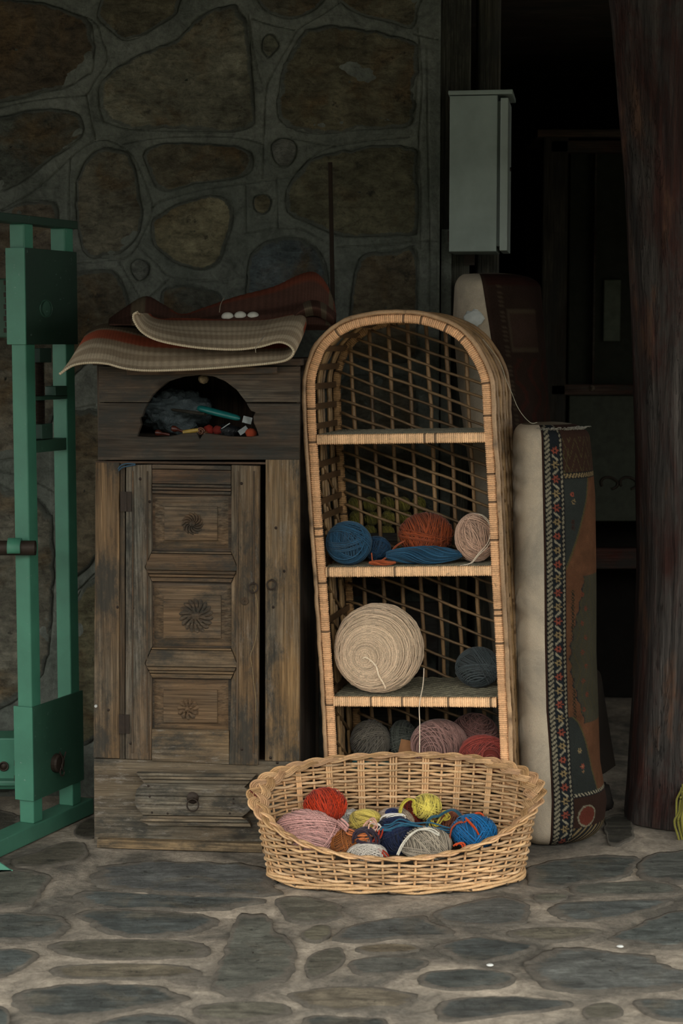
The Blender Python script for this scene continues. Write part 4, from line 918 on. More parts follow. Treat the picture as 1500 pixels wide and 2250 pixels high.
# big cream cake wound in flat spiral rings
c, a_, b_ = on_deck('middle', 833, 1432, 98, 96, .07, .14)
cake_r, cake_d = a_, .062
c.z = c.z
mb = MB(); rr = np.random.default_rng(5)
prof = []   # radius, y (front is negative)
for t in np.linspace(0, 1, 46):      # front face outwards
    r_ = t * .72; prof.append((r_ * cake_r, -cake_d * (1.0 - .10 * t ** 2)))
for t in np.linspace(.03, 1, 30):
    an = t * math.pi; prof.append((cake_r * (.72 + .28 * math.sin(an) ** .8), -cake_d * .90 * math.cos(an)))
prof = np.array(prof); th = np.linspace(0, 2 * math.pi, 90, endpoint=False); paths = []; nrm = []
dprof = np.gradient(prof, axis=0)
for rep in range(2):
  for i in range(1, len(prof)):
    r_, y_ = prof[i] + (0 if rep == 0 else dprof[i] * .5); cx_, cz_ = -.030 * (1 - r_ / cake_r), -.026 * (1 - r_ / cake_r)
    wob = 1 + .012 * np.sin(th * 2 + rr.random() * 6) + .006 * np.sin(th * 5 + rr.random() * 6) + (vnoise(th * 8, np.full(90, i * 3.3 + rep), 77) - .5) * .03
    jitter = rr.normal(0, .0008) + (vnoise(th * 14 + 40, np.full(90, i * 1.7), 5) - .5) * .0028
    paths.append(np.stack([cx_ + r_ * wob * np.cos(th), y_ + jitter, cz_ + r_ * wob * np.sin(th)], -1))
    dn = np.array([dprof[i][1], -dprof[i][0]]) * -1; dn /= np.linalg.norm(dn); nrm.append(np.stack([dn[0] * np.cos(th) * 1, np.full(90, dn[1]), dn[0] * np.sin(th)], -1))
paths = np.array(paths); mb.tubes(paths, .00145, 4, True, ref=np.array(nrm), tone=(.62 + .48 * rr.random((len(paths), 1))) * np.ones((1, 90)))
mb.lathe([(r_ * .97, -y_ * .97) for r_, y_ in prof], 40, axis='y', tone=.5)
cake = mb.build('yarn_cake', YARN, smooth=True, col=hx('cdb398')); cake.location = c; cake.rotation_euler = (R(-3), R(0), R(-14)); tag(cake, 'very large cream yarn wheel wound in flat rings on the third shelf', 'yarn ball')
lp = lambda x, y, z: (x, y, z)
mb = MB(); tail = catmull([(-.030, -cake_d - .001, -.022), (-.018, -cake_d - .004, -.02), (.006, -cake_d - .004, -.04), (.014, -cake_d - .003, -.065), (.026, -cake_d * .98, -.086), (.031, -cake_d * .9, -.1)], 8)
for k in range(2): mb.tubes(tail + np.stack([np.sin(np.arange(len(tail)) * .9 + k * 3.14), np.zeros(len(tail)), np.cos(np.arange(len(tail)) * .9 + k * 3.14)], -1) * .0013, .0015, 5, tone=1.1)
mb.build('yarn_tail', YARN, cake, smooth=True, col=hx('d8c4ab'))
# yarn on the bottom shelf
shelf_ball('bottom', 812, 1604, 42, 46, '6f675c', 'taupe yarn ball at the left of the bottom rattan shelf', 51, y0=.16, y1=.2)
shelf_ball('bottom', 884, 1608, 32, 42, '55574f', 'greenish grey yarn ball between taupe and pink balls', 52, y0=.2, y1=.24, ry=.045)
shelf_ball('bottom', 962, 1606, 62, 54, '97736b', 'large dusty pink yarn ball on the bottom shelf', 53, y0=.1, y1=.13, ry=.055, rs=.0018, groups=[((.3, 1, .1), -.97, .97, 0), ((.8, .5, .2), -.8, .5, 1), ((.15, 1, 0), .2, .97, 3), ((1, .3, .1), -.1, .6, 2)])
shelf_ball('bottom', 1040, 1596, 52, 50, '855f59', 'dusty pink yarn ball behind the coral red one', 54, y0=.19, y1=.24, ry=.05)
shelf_ball('bottom', 1060, 1648, 50, 44, '8f3f37', 'coral red yarn ball at the right of the bottom shelf', 55, y0=.05, y1=.07, ry=.045)
skein('yarn_skein', ((775, 1660), (850, 1660)), decks['bottom'], (.05, .02, .03), '24565b', 'flat teal yarn skein in front of the taupe ball', 56, .05, 40)
c, a_, b_ = on_deck('bottom', 893, 1640, 22, 26, .05, .1)
mb = MB(); g = np.array([[(i * .05 / 5 - .025, .004 * math.sin(i * 1.5 + j * .8), j * .075 / 5 - .035) for j in range(6)] for i in range(6)]); mb.grid(g); mb.grid(g + np.array((0, .0015, 0)), flip=True)
o = mb.build('paper_wrapper', DULL, smooth=True, col=hx('8a6142')); o.location = (c.x, c.y, c.z + .01); o.rotation_euler = (R(-8), R(12), 0); tag(o, 'piece of brown kraft paper between grey and pink balls', 'paper')
th_p = [FS.m @ FS.hit(931, 1468, 1, .06), FS.m @ FS.hit(930, 1500, 1, .03), FS.m @ FS.hit(924, 1530, 1, -.012), FS.m @ FS.hit(921, 1560, 1, -.014), FS.m @ FS.hit(922, 1620, 1, -.014), FS.m @ FS.hit(921, 1660, 1, -.02)]
strand('hanging_thread', th_p, .0013, 'dccab3', 'cream thread hanging from the big yarn wheel into the basket')
strand('hanging_thread', [P(1060, 745, 4.72), P(1095, 790, 4.72), P(1118, 850, 4.71), P(1140, 900, 4.70), P(1165, 928, 4.70), P(1180, 928, 4.72)], .0008, 'a59d8a', 'fine loose thread running from the arch to the right cushion')
strand('yellow_fringe', [P(1502, 1740, 4.80), P(1500, 1775, 4.78), P(1497, 1805, 4.76), P(1504, 1840, 4.75), P(1510, 1858, 4.74)], .0035, '6f6a30', 'yellow yarn bundle at the foot of the log pillar', n=22, spread=.007)

# crate with yellow hanks behind the shelf
zc = P(850, 1196, 5.0).z
cr = bpy.data.objects.new('wooden_crate', None); COL.objects.link(cr); tag(cr, 'dark wooden crate standing behind the rattan shelf', 'crate')
xa0, xa1 = P(762, 1200, 5.06).x, P(975, 1200, 5.06).x
for x in (xa0, xa1 - .014): MB().box(x, x + .014, 5.08, 5.18, 0, zc - .014).build('side_board', WOODV, cr, bevel=.002, col=hx('2e2620'))
MB().box(xa0, xa1, 5.075, 5.185, zc - .014, zc).build('top_board', WOODH, cr, bevel=.002, col=hx('3a2f26'))
for k in range(4): MB().box(xa0 + .014, xa1 - .014, 5.083, 5.095, .05 + k * .2, .2 + k * .2).build('slat', WOODH, cr, bevel=.002, col=hx('2a231e'))
hk = [(778,1170),(812,1170),(850,1168),(888,1168),(925,1172),(955,1176),(782,1136),(816,1138),(852,1136),(890,1134),(922,1140),(780,1106),(813,1104),(852,1104),(886,1102),(920,1108)]
for k, (x, y) in enumerate(hk):
    row = 0 if y > 1160 else 1 if y > 1125 else 2
    q = P(x, y, 5.115); yarn_ball('yellow_hank', (q.x, 5.12 + .006 * (k % 2), zc + .021 + row * .041), (.0205, .024, .0212), ('8d8540', '7f783a', '948a44')[k % 3], ('bottom', 'middle', 'top')[row] + ' row of the yellow hank pile, ' + ('leftmost', 'second from left', 'third from left', 'fourth from left', 'fifth from left', 'rightmost')[k if row == 0 else k - 6 if row == 1 else k - 11] + ' hank', 'yarn hank', 70 + k, .0014,
              groups=[((1, .1, .2), -.97, .97, 0), ((.9, .3, .5), -.4, .5, 1)], group='yellow hanks behind the shelf', fuzz=3)

# ------------------------------------------------------------------ basket
BC = Frame((P(870, 1900, 4.40).x, 4.40, 0))
bas = BC.empty('wicker_basket'); tag(bas, 'low oval honey coloured wicker basket on the floor full of yarn', 'basket')
A0, B0, A1, B1 = .314, .150, .352, .168
def Hh(th): return .190 + .090 * np.sin(th) + .013 * np.cos(2 * th) + .008 * np.cos(th)
def bsurf(th, z, off_=0):
    t = np.clip(z / Hh(th), 0, 1.1) ** .75; a_ = A0 + (A1 - A0) * t; b_ = B0 + (B1 - B0) * t
    e = .97
    x = a_ * np.sign(np.cos(th)) * abs(np.cos(th)) ** e; y = b_ * np.sign(np.sin(th)) * abs(np.sin(th)) ** e
    nx = np.cos(th) / a_; ny = np.sin(th) / b_; n = np.hypot(nx, ny)
    return np.stack([x + off_ * nx / n, y + off_ * ny / n, z + 0 * th], -1)
NS = 40
def arc_theta(n):   # angles evenly spaced along the oval
    t = np.linspace(0, 2 * math.pi, 2000); p = bsurf(t, 0 * t + .05); d = np.r_[0, np.cumsum(np.linalg.norm(np.diff(p, axis=0), axis=1))]
    return np.interp(np.linspace(0, d[-1], n, endpoint=False), d, t)
TH = arc_theta(NS * 8); PHS = np.arange(NS * 8) / 8 * math.pi
wc = ['b29069', 'a5835f', 'bd9c78', '9c7a57', 'ae8c68']
zk = .012; k = 0
while zk < .296:
    rr = np.random.default_rng(900 + k); wig = .0015 * (vnoise(np.arange(NS * 8) * .11, np.full(NS * 8, k * 5.), 9) - .5) * 2
    zz_ = zk + wig + .0008 * np.sin(PHS * .5 + k)
    offs = .0052 * np.cos(PHS + k * math.pi)
    inside = zk < Hh(TH) - .006
    p = bsurf(TH, zz_, offs)
    tone = (.66 + .55 * vnoise(np.arange(NS * 8) * .06 + 50 * rr.random(), np.full(NS * 8, float(k)), 4)) * rr.uniform(.86, 1.1)
    rad = .0037 * (1 + .15 * vnoise(np.arange(NS * 8) * .08, np.full(NS * 8, k * 2.), 2))
    mb = MB()
    if inside.all(): mb.tubes(p, rad[None], 6, True, ref=(0, 0, 1), tone=tone[None])
    else:
        i0 = int(np.argmax(~inside)); idx = np.roll(np.arange(NS * 8), -i0); idx = idx[inside[idx]]
        if len(idx) > 10: mb.tubes(p[idx], rad[idx][None], 6, False, ref=(0, 0, 1), tone=tone[idx][None])
    if mb.n: mb.build('weaver', WICKER, bas, smooth=True, col=hx(wc[k % 5]))
    zk += .0088; k += 1
for rrg in range(3):   # thicker twined rows at the foot
    tt = TH; p = bsurf(tt, .006 + .006 * rrg + .003 * np.sin(PHS * .5 + rrg * 2.1), .007 + .003 * np.cos(PHS * .5 + rrg * 2.1))
    mb = MB(); mb.tubes(p, .0042, 6, True, ref=(0, 0, 1), tone=1.0); mb.build('foot_twine', WICKER, bas, smooth=True, col=hx('b59169'))
for k in range(NS):
    th0 = TH[k * 8]; s_ = math.sin(th0); trip = s_ > .55 and k % 2 == 0
    for j in ((-1, 0, 1) if trip else (0,)):
        th_ = th0 + j * .019; z = np.linspace(.004, float(Hh(th_)), 12); p = bsurf(np.full(12, th_), z, 0 if not trip else -.001)
        if trip: p[:, 2] += 0; p[:, 1] -= .0035
        mb = MB(); mb.tubes(p, .0031, 6, tone=.95 + .2 * random.random(), ref=(.1, .2, 0)); mb.build('stake', WICKER, bas, smooth=True, col=hx('b58f68'))
# plaited rim
nt = 640; tt = np.linspace(0, 2 * math.pi, nt, endpoint=False); base = bsurf(tt, Hh(tt)); 
tg = np.roll(base, -1, 0) - np.roll(base, 1, 0); tg /= np.linalg.norm(tg, axis=1, keepdims=True)
outn = np.stack([np.cos(tt) / A1, np.sin(tt) / B1, 0 * tt], -1); outn /= np.linalg.norm(outn, axis=1, keepdims=True)
upn = np.cross(outn, tg); upn *= np.sign(upn[:, 2:3])
endw = np.abs(np.cos(tt)) ** 2; LA = .0085 + .010 * endw; VA = .0026
wdir = outn * .85 + upn * (.05 + .25 * endw[:, None]); wdir /= np.linalg.norm(wdir, axis=1, keepdims=True); hd = np.cross(tg, wdir); hd *= np.sign(hd[:, 2:3])
cycles = 12
for b in range(3):
    ph = tt * cycles + b * 2 * math.pi / 3
    for j in range(5):
        jj = (j - 2); lat = LA * np.sin(ph) + jj * .0042 * np.cos(ph * 1.0) * 0 + jj * (.0032 + .0022 * endw); 
        ver = VA * np.sin(2 * ph) + .0012 * math.sin(j * 2) + .004
        p = base + wdir * lat[:, None] + hd * ver[:, None]
        mb = MB(); tone = (.85 + .3 * vnoise(np.arange(nt) * .05 + j * 11, np.full(nt, b * 9.), 6)) * (.82 + .09 * j)
        mb.tubes(p, .0027, 6, True, ref=(0, 0, 1), tone=tone[None]); mb.build('rim_rod', WICKER, bas, smooth=True, col=hx(('b08c66', '9a7853', 'a58160')[b]))
mb = MB(); t0 = np.linspace(0, 2 * math.pi, 64, endpoint=False)
g = [bsurf(t0, 0 * t0 + z_, -.004) * np.array((s_, s_, 1)) for s_, z_ in ((1, .004), (1, .066), (.9, .068), (.5, .066), (.01, .066))]
mb.grid(np.array(g), closed_v=True, tone=.45); mb.build('inner_pad', DULL, bas, smooth=True, col=hx('4a4138'))
mb = MB(); t1 = np.linspace(0, 2 * math.pi, 400, endpoint=False)
mb.tubes(bsurf(t1, .005 + .003 * np.sin(t1 * 60), .004 + .004 * np.sin(t1 * 30)), .0032, 6, True, ref=(0, 0, 1), tone=.6); mb.build('base_ring', ROD, bas, smooth=True, col=hx('5d4b38'))
# balls in the basket
def bask(px, py, rx, rz, Y, col, label, seed, ry=None, **k):
    Y = 4.395 + (Y - 4.425) * .72; q = P(px, py, Y); s_ = Y / F_PX; a_, b_ = rx * s_, rz * s_; ry = min(ry or (a_ + b_) / 2, .046)
    if q.z - b_ > .069 + .02: b2 = b_
    return yarn_ball('yarn_ball', (q.x, q.y, q.z), (a_, ry or (a_ + b_) / 2, b_), col, label, seed=seed, **k)
bask(678, 1826, 72, 47, 4.43, 'c99a93', 'large pale pink yarn ball at the left of the basket', 61, ry=.06, rs=.0013, rot=(0, R(9), 0), groups=[((.1, .3, 1), -.97, .97, 0), ((.35, .1, 1), -.9, .3, 1), ((.9, .3, .5), .2, .8, 2), ((-.3, .6, .8), -.5, .4, 3), ((1, .1, -.3), .5, .9, 4)])
bask(714, 1770, 48, 38, 4.55, 'b83a1e', 'bright orange red yarn ball behind the pink one', 62, groups=[((1, .1, 0), -.97, .97, 0), ((.9, .1, .4), -.9, 0, 1), ((1, 0, -.3), 0, .9, 2), ((.9, .4, .1), -.3, .4, 3)])
bask(772, 1803, 26, 24, 4.55, 'a9a69f', 'fluffy pale grey yarn ball behind the variegated one', 63, fuzz=40)
bask(803, 1806, 37, 27, 4.50, 'c4ae58', 'variegated yellow and peach yarn ball in the basket centre', 64)
bask(765, 1853, 40, 30, 4.40, '96592c', 'ochre brown yarn ball right of the large pink one', 65, fuzz=20)
bask(806, 1880, 44, 27, 4.33, 'b7aea4', 'off white yarn ball at the front basket rim', 66, fuzz=10)
bask(868, 1838, 46, 44, 4.42, '1b2440', 'deep navy blue yarn ball in the middle of the basket', 67, ry=.05, fuzz=14)
bask(868, 1802, 42, 26, 4.52, 'a89482', 'mauve taupe yarn ball behind the navy one', 68)
bask(906, 1786, 24, 30, 4.56, '6d2417', 'dark red yarn ball between taupe and yellow balls', 69)
bask(937, 1773, 33, 27, 4.53, 'd8c660', 'bright yellow yarn ball at the back of the basket', 80, rs=.0021, groups=[((1, .1, .1), -.97, .97, 0), ((.5, .2, 1), -.4, .5, 1), ((1, .2, -.4), -.8, .3, 2), ((.1, 1, .2), .5, .9, 3)])
bask(992, 1803, 27, 25, 4.52, '87503c', 'reddish brown yarn ball right of the yellow one', 81)
bask(1040, 1828, 52, 38, 4.41, '1f6ba3', 'bright blue yarn ball tied with orange yarn', 82, ry=.05, groups=[((1, .1, .15), -.97, .97, 0), ((.8, .1, .6), -.95, -.1, 1), ((1, 0, -.45), .1, .9, 2), ((.8, .6, .2), -.2, .3, 3)])
bask(938, 1856, 56, 40, 4.36, 'a79a89', 'grey beige yarn ball at the front right of the basket', 83, ry=.05, rs=.0015, groups=[((1, .2, .1), -.97, .97, 0), ((.2, .3, 1), -.9, -.3, 1), ((.8, .2, .5), -.3, .5, 2), ((.3, .1, 1), -.6, -.45, 4)])
bask(862, 1786, 16, 9, 4.50, '222a4e', 'small navy wad of yarn on the taupe ball', 84)
def bs(pts, r, col, label, n=1, spread=.003, seed=1, name='loose_yarn'): return strand(name, [P(a, b, 4.395 + (c - 4.425) * .72 - .006) for a, b, c in pts], r, col, label, 'yarn', n, spread, seed=seed)
bs([(838,1806,4.46),(845,1795,4.46),(858,1790,4.45),(876,1790,4.45),(882,1797,4.44),(872,1803,4.44),(852,1806,4.44),(842,1810,4.44),(840,1800,4.44),(860,1794,4.44),(880,1793,4.44)], .0018, 'cfc8bf', 'white looped yarn hank lying on the taupe ball', 4, .004, 3)
bs([(842,1822,4.37),(860,1820,4.37),(880,1810,4.38),(905,1810,4.38),(930,1815,4.38),(965,1820,4.38),(990,1824,4.39)], .0020, '27566f', 'teal blue yarn strands crossing over the navy ball', 5, .0045, 4)
bs([(936,1814,4.40),(944,1796,4.44),(962,1792,4.45),(975,1784,4.45),(990,1778,4.46),(1003,1782,4.46),(1015,1797,4.46),(1022,1806,4.44)], .0022, '2a5060', 'dull teal cord arching over the reddish brown ball', 3, .002, 5)
bs([(1026,1801,4.37),(1036,1812,4.36),(1046,1824,4.355),(1054,1838,4.355)], .0026, 'b1421f', 'orange tie running down the front of the blue ball', 2, .003, 6)
bs([(1018,1808,4.39),(1032,1800,4.40),(1044,1794,4.42),(1046,1786,4.44),(1058,1786,4.44),(1064,1795,4.43),(1052,1799,4.42)], .0026, 'b1421f', 'orange bow on top of the blue ball', 2, .003, 7)
bs([(992,1850,4.37),(992,1835,4.37),(996,1818,4.38),(1008,1806,4.39),(1020,1804,4.39)], .0022, '8c3c25', 'rust strand along the left side of the blue ball', 2, .002, 8)
bs([(996,1858,4.33),(1004,1852,4.33),(1014,1852,4.33),(1016,1858,4.33)], .0026, 'b1421f', 'orange knot between grey and blue balls', 2, .003, 9)
bs([(872,1878,4.30),(880,1862,4.30),(890,1848,4.31),(905,1832,4.32),(922,1823,4.33),(945,1823,4.33),(965,1834,4.33)], .0019, 'bdb6a8', 'pale strand outlining the grey beige ball', 3, .0022, 10)
bs([(878,1785,4.48),(884,1768,4.50),(896,1757,4.50),(908,1760,4.49),(910,1775,4.48),(912,1790,4.48)], .002, 'b8a83f', 'yellow loop hanging left of the yellow ball', 4, .003, 11)
bs([(975,1800,4.47),(984,1796,4.46),(984,1788,4.46),(976,1786,4.47),(968,1796,4.47),(960,1812,4.45),(952,1815,4.44),(946,1802,4.45)], .002, 'b5a03c', 'yellow curl below the yellow ball', 4, .003, 12)
bs([(800,1830,4.40),(803,1812,4.41),(815,1804,4.41),(822,1815,4.40),(815,1826,4.39),(806,1842,4.38),(808,1855,4.36)], .0022, 'c79a86', 'peach knotted loops on the variegated ball', 4, .004, 13)
bs([(812,1806,4.40),(826,1809,4.40),(836,1815,4.39),(832,1823,4.39),(820,1824,4.39),(808,1830,4.38),(806,1848,4.37),(810,1856,4.36)], .0018, 'd5cdc2', 'white string bow on the variegated ball', 2, .002, 14)
bs([(780,1848,4.36),(786,1832,4.37),(802,1823,4.38),(816,1828,4.38),(826,1842,4.36),(824,1856,4.35),(800,1856,4.35),(788,1850,4.36)], .003, '2f2630', 'dark purple tangled yarn in the basket centre', 9, .006, 15)
bs([(768,1832,4.37),(790,1838,4.36),(808,1838,4.36),(800,1846,4.36),(780,1846,4.36)], .0022, 'b4663a', 'orange frayed strands right of the ochre ball', 6, .005, 16)
bs([(836,1822,4.37),(832,1840,4.36),(822,1852,4.34),(815,1858,4.33),(830,1864,4.32),(842,1872,4.31),(850,1880,4.30)], .0026, '8e2e1d', 'brick red strand curling in front of the navy ball', 4, .0035, 17)
bs([(548,1740,4.47),(556,1745,4.46),(566,1752,4.45),(572,1762,4.45)], .003, '5c2418', 'dark red tuft of yarn caught on the left basket rim', 5, .004, 18)
bs([(744,1806,4.40),(756,1816,4.40),(762,1824,4.39)], .003, 'b98a83', 'pink yarn end at the tip of the pink ball', 8, .005, 19)

# ------------------------------------------------------------------ carpet covered cushions
sec = np.array([(0, 0), (-.018, .002), (-.045, .014), (-.062, .05), (-.066, .12), (-.058, .19), (-.03, .235), (.03, .25), (.09, .24), (.135, .22), (.148, .18), (.146, .135), (.128, .085), (.095, .045), (.055, .018), (.015, .002)])
SEAM_BACK = 7
def cushion(name, label, seam_px, left_px, right_px, Y, top_pat, knot=.0029, yaw=0, lean=None, seed=0):
    """loft the cross section up the cushion; canvas on the left half, knotted carpet on the right"""
    F = Frame((0, 0, 0)); root = bpy.data.objects.new(name, None); COL.objects.link(root); root.location = P(seam_px[0][0], seam_px[-1][1], Y); root.location.z = 0; tag(root, label, 'cushion')
    inv = Matrix.Translation(-root.location)
    ys = np.array([s[1] for s in seam_px]); topy, boty = ys[0], ys[-1]
    z_hi = P(seam_px[0][0], topy, Y).z; z_lo = 0.0
    rows = int((z_hi - z_lo) / knot); zs_ = np.linspace(z_lo, z_hi, rows)
    pys = np.array([project((0, Y, z))[1] for z in zs_])
    f = lambda tab: np.interp(pys, [t[1] for t in tab], [t[0] for t in tab])
    sx_, lx, rx = f(seam_px), f(left_px), f(right_px)
    wxs = np.array([P(a, b, Y).x for a, b in zip(sx_, pys)]); wl_ = np.array([P(a, b, Y).x for a, b in zip(lx, pys)]); wr_ = np.array([P(a + 14, b, Y).x for a, b in zip(rx, pys)])
    n = len(sec)
    left = catmull(sec[:SEAM_BACK + 1], 6); right = catmull(np.vstack([sec[:1], sec[:SEAM_BACK - 1:-1]]), 6)
    left = resample(left, n=40); right_f = resample(right, step=knot)
    arc = np.arange(len(right_f)) * knot
    e = np.minimum(1, np.minimum((zs_ - z_lo + .004) / .05, (z_hi - zs_ + .0015) / .04)); e = np.sqrt(np.clip(1 - (1 - e) ** 2, 0.02, 1))
    yb = .11
    def surf(pts, wscale):
        out_ = []
        for i, z in enumerate(zs_):
            s_ = wscale[i]; x = wxs[i] + pts[:, 0] * s_; y = Y + yb + (pts[:, 1] - yb) * (.35 + .65 * e[i])
            x = wxs[i] + (x - wxs[i]) * (.55 + .45 * e[i]) ; y = y + .004 * math.sin(z * 7 + seed)
            out_.append(np.stack([x, y, np.full(len(x), z)], -1))
        return np.array(out_)
    sl = (wxs - wl_) / .066; sr = (wr_ - wxs) / .148
    gl = surf(left, sl); gr = surf(right_f, sr)
    nz = (fbm(gl[..., 2] * 14, gl[..., 1] * 14 + gl[..., 0] * 14, seed) - .5) * .008; gl[..., 1] += nz * (np.linspace(0, 1, 40)[None] > .02)
    pv = inv
    sh = np.array(root.location)
    o1 = MB().grid(gl - sh, flip=False).build('canvas_side', CANVAS, root, smooth=True, col=hx('bcac97'))
    A_, T_ = np.meshgrid(arc * 100, (z_hi - zs_) * 100); C_ = top_pat(A_, T_)
    gr2 = gr.copy(); gr2[..., 1] -= .0009 * rng.random(gr2.shape[:2])
    o2 = MB().grid(gr2 - sh, flip=True).build('carpet_side', PILE, root, smooth=False, facecol=C_.reshape(-1, 3))
    for g_, k_ in ((np.concatenate([gl[-1], gr[-1][::-1]]), 1), (np.concatenate([gl[0], gr[0][::-1]]), 0)):
        c0 = g_.mean(0); MB().grid(np.array([g_ - sh, (g_ * .5 + c0 * .5) - sh + (0, 0, .004 * k_), np.repeat(c0[None], len(g_), 0) - sh + (0, 0, .006 * k_)]), closed_v=True).build('end_cloth', CANVAS, root, smooth=True, col=hx('6b6050'))
    return root, gr, zs_
blk = np.array(hx('1a1a1b')); navy = np.array(hx('1c1f22')); cream = np.array(hx('857d69')); redc = np.array(hx('7e4032')); tanc = np.array(hx('7d6b4c')); slate = np.array(hx('2a2d2a')); orange = np.array(hx('553826')); brn = np.array(hx('33221b')); gold = np.array(hx('484028')); sage = np.array(hx('38352a'))
def pat_main(A, T):
    C = np.broadcast_to(navy, A.shape + (3,)).copy()
    def put(m, c): C[m] = c
    # field
    F_ = A > 5.9
    put(F_, orange); C[F_] *= (.75 + .5 * fbm(A[F_] * .5, T[F_] * .5, 5))[:, None]
    top = F_ & (T < 12.5); put(top, brn)
    ch = np.abs(((A - 6) % 4.4) - 2.2) * 2.4 + T * 1.0; put(top & ((ch % 4.2) < .55) & (T > 3), gold); put(top & (((A * 1.2 + T * .3) % 1.6) < .3) & (T > 6) & (A < 8), gold * .8)
    put(F_ & (T >= 12.5) & (T < 14), blk); put(F_ & (T >= 12.7) & (T < 13.8) & (((A * 1.4 + T) % 1.5) < .8), tanc)
    cur = 15.0 - ((T - 14) / 24.) ** 1.3 * 9.2
    put(F_ & (T >= 14) & (T < 38.5) & (A < cur), slate); put(F_ & (T >= 14) & (T < 38.5) & (np.abs(A - cur) < .28), gold)
    def flower(a, t, c, c2, r=.9):
        d = np.hypot(A - a, T - t); an = np.arctan2(T - t, A - a); put((d < r * (.72 + .28 * np.cos(an * 6))), c); put(d < r * .28, c2)
    for (a, t, c) in ((8.3, 18.2, redc), (8.6, 20.2, tanc * .8), (8.3, 25.5, brn), (8.3, 27, brn)): flower(a, t, c, blk, .8)
    # diamond chain and medallion
    for k in range(46):
        t = 44 + k * 1.05
        if t < 78: d = np.abs(A - (8.0 + .0 * k)) + np.abs(T - t) * .9; put(F_ & (d < .62) & (d > .28), sage * .45)
    med = 9.6 + 2.6 * np.cos((T - 62) / 21. * math.pi / 1.2).clip(-1, 1) * -1 + .35 * np.sin(T * 1.7)
    mm = F_ & (T > 40) & (T < 80) & (A > med); put(mm, sage); put(mm & (A < med + .35), blk * 1.6)
    put(mm & (np.abs(np.sin(A * 1.35 + np.sin(T * .55) * 1.4)) < .16), gold * .8)
    for k in range(9): flower(med.mean() + 2.0 + (k % 2) * 1.3, 45 + k * 3.9, redc * .55, gold * .7, .8)
    cur2 = 6.4 + np.sqrt(np.clip((T - 77.5) / 22, 0, 1)) * 8.5
    lowb = F_ & (T > 77.5) & (T < 98.5); put(lowb & (A < cur2), slate * .9); put(lowb & (np.abs(A - cur2) < .25), gold)
    flower(9.0, 87, tanc, blk); flower(9.8, 91.5, redc, tanc); flower(9.9, 93, tanc * .9, redc, .5)
    put(F_ & (T >= 98.5) & (T < 99.8), blk); put(F_ & (T >= 98.7) & (T < 99.6) & (((A * 1.4 - T) % 1.5) < .8), cream)
    low = F_ & (T >= 99.8); put(low, brn * .8); put(low & (np.hypot((A - 10), (T - 105)) < 2.6), redc * .45); put(low & (np.abs(np.hypot(A - 10, T - 105) - 2.8) < .25), cream * .7); put(low & (T > 108), blk); put(low & (T > 108) & (((A + T) % 1.9) < .7), tanc * .8)
    # border: two barber stripes and the motif band
    put(A < .5, brn)
    s1 = (A >= .5) & (A < 2.3); put(s1, blk); put(s1 & (((T + A * .8) % 1.25) < .68) & (A > .75) & (A < 2.1), cream)
    s2 = (A >= 4.8) & (A < 5.9); put(s2, blk); put(s2 & (((T + A * .9) % 1.2) < .66) & (A > 4.95) & (A < 5.8), cream * .9)
    for k in range(31):
        t = 6.5 + k * 3.75
        flower(3.6, t, redc if k % 2 == 0 else tanc, blk, 1.12)
        a_ = (A - 3.6) * .7; sg = 1 if k % 2 else -1; d = np.abs((T - t - 1.87) + sg * a_ * 1.1); put((d < .33) & (np.abs(A - 3.6) < .75), cream)
    return C
root1, gr1, zs1 = cushion('carpet_cushion', 'tall upright cushion with patterned carpet face and cream canvas side, right of the basket',
    [(1189, 936), (1192, 1080), (1195, 1250), (1196, 1400), (1200, 1560), (1207, 1650), (1212, 1760), (1208, 1880)],
    [(1139, 936), (1137, 1000), (1138, 1200), (1143, 1400), (1146, 1550), (1148, 1700), (1152, 1880)],
    [(1296, 936), (1304, 1010), (1311, 1100), (1313, 1300), (1313, 1450), (1318, 1580), (1322, 1700), (1337, 1790), (1325, 1880)], 4.63, pat_main)
mb = MB(); rr = np.random.default_rng(3); ztop = zs1[-1]; tops = gr1[-6]
for k in range(150):
    i = rr.integers(0, len(tops) // 2 + 8); p0 = tops[i] + np.array((0, .004, .0)); d = np.array((rr.normal(0, .5), rr.normal(-.1, .5), 1.0)); n_ = 6
    ln = rr.uniform(.008, .026); p_ = np.array([p0 + d * ln * t + np.array((rr.normal(0, .0015), 0, -ln * t * t * .7)) for t in np.linspace(0, 1, n_)]); mb.tubes(p_, .0009, 3, tone=rr.uniform(.6, 1.2))
o = mb.build('wool_fringe', YARN, root1, smooth=True, col=hx('8a8578'), kind='stuff'); o.matrix_parent_inverse = Matrix.Translation(-root1.location)
def pat_back(A, T):
    brn, tanc, redc = np.array(hx('3a2b24')), np.array(hx('56493a')), np.array(hx('4a2c24')); C = np.broadcast_to(brn * .6, A.shape + (3,)).copy()
    fr_ = (A > 5) & (A < 15) & (T > 10) & (T < 22); C[fr_] = brn * .95; C[fr_ & ((A < 6) | (T < 11.2) | (T > 20.8))] = tanc * .6
    C[(A < 1)] = brn * .8; C[(A > 3.6) & (A < 4.3) & (((T * 1.3) % 1.4) < .6)] = tanc * .6; C[(T < 3.5) & (A > 1)] = redc * .4
    C[(T > 24) & (A > 5) & (np.sin(A * 1.2 + np.sin(T * .5) * 2) > .6)] = redc * .55
    return C
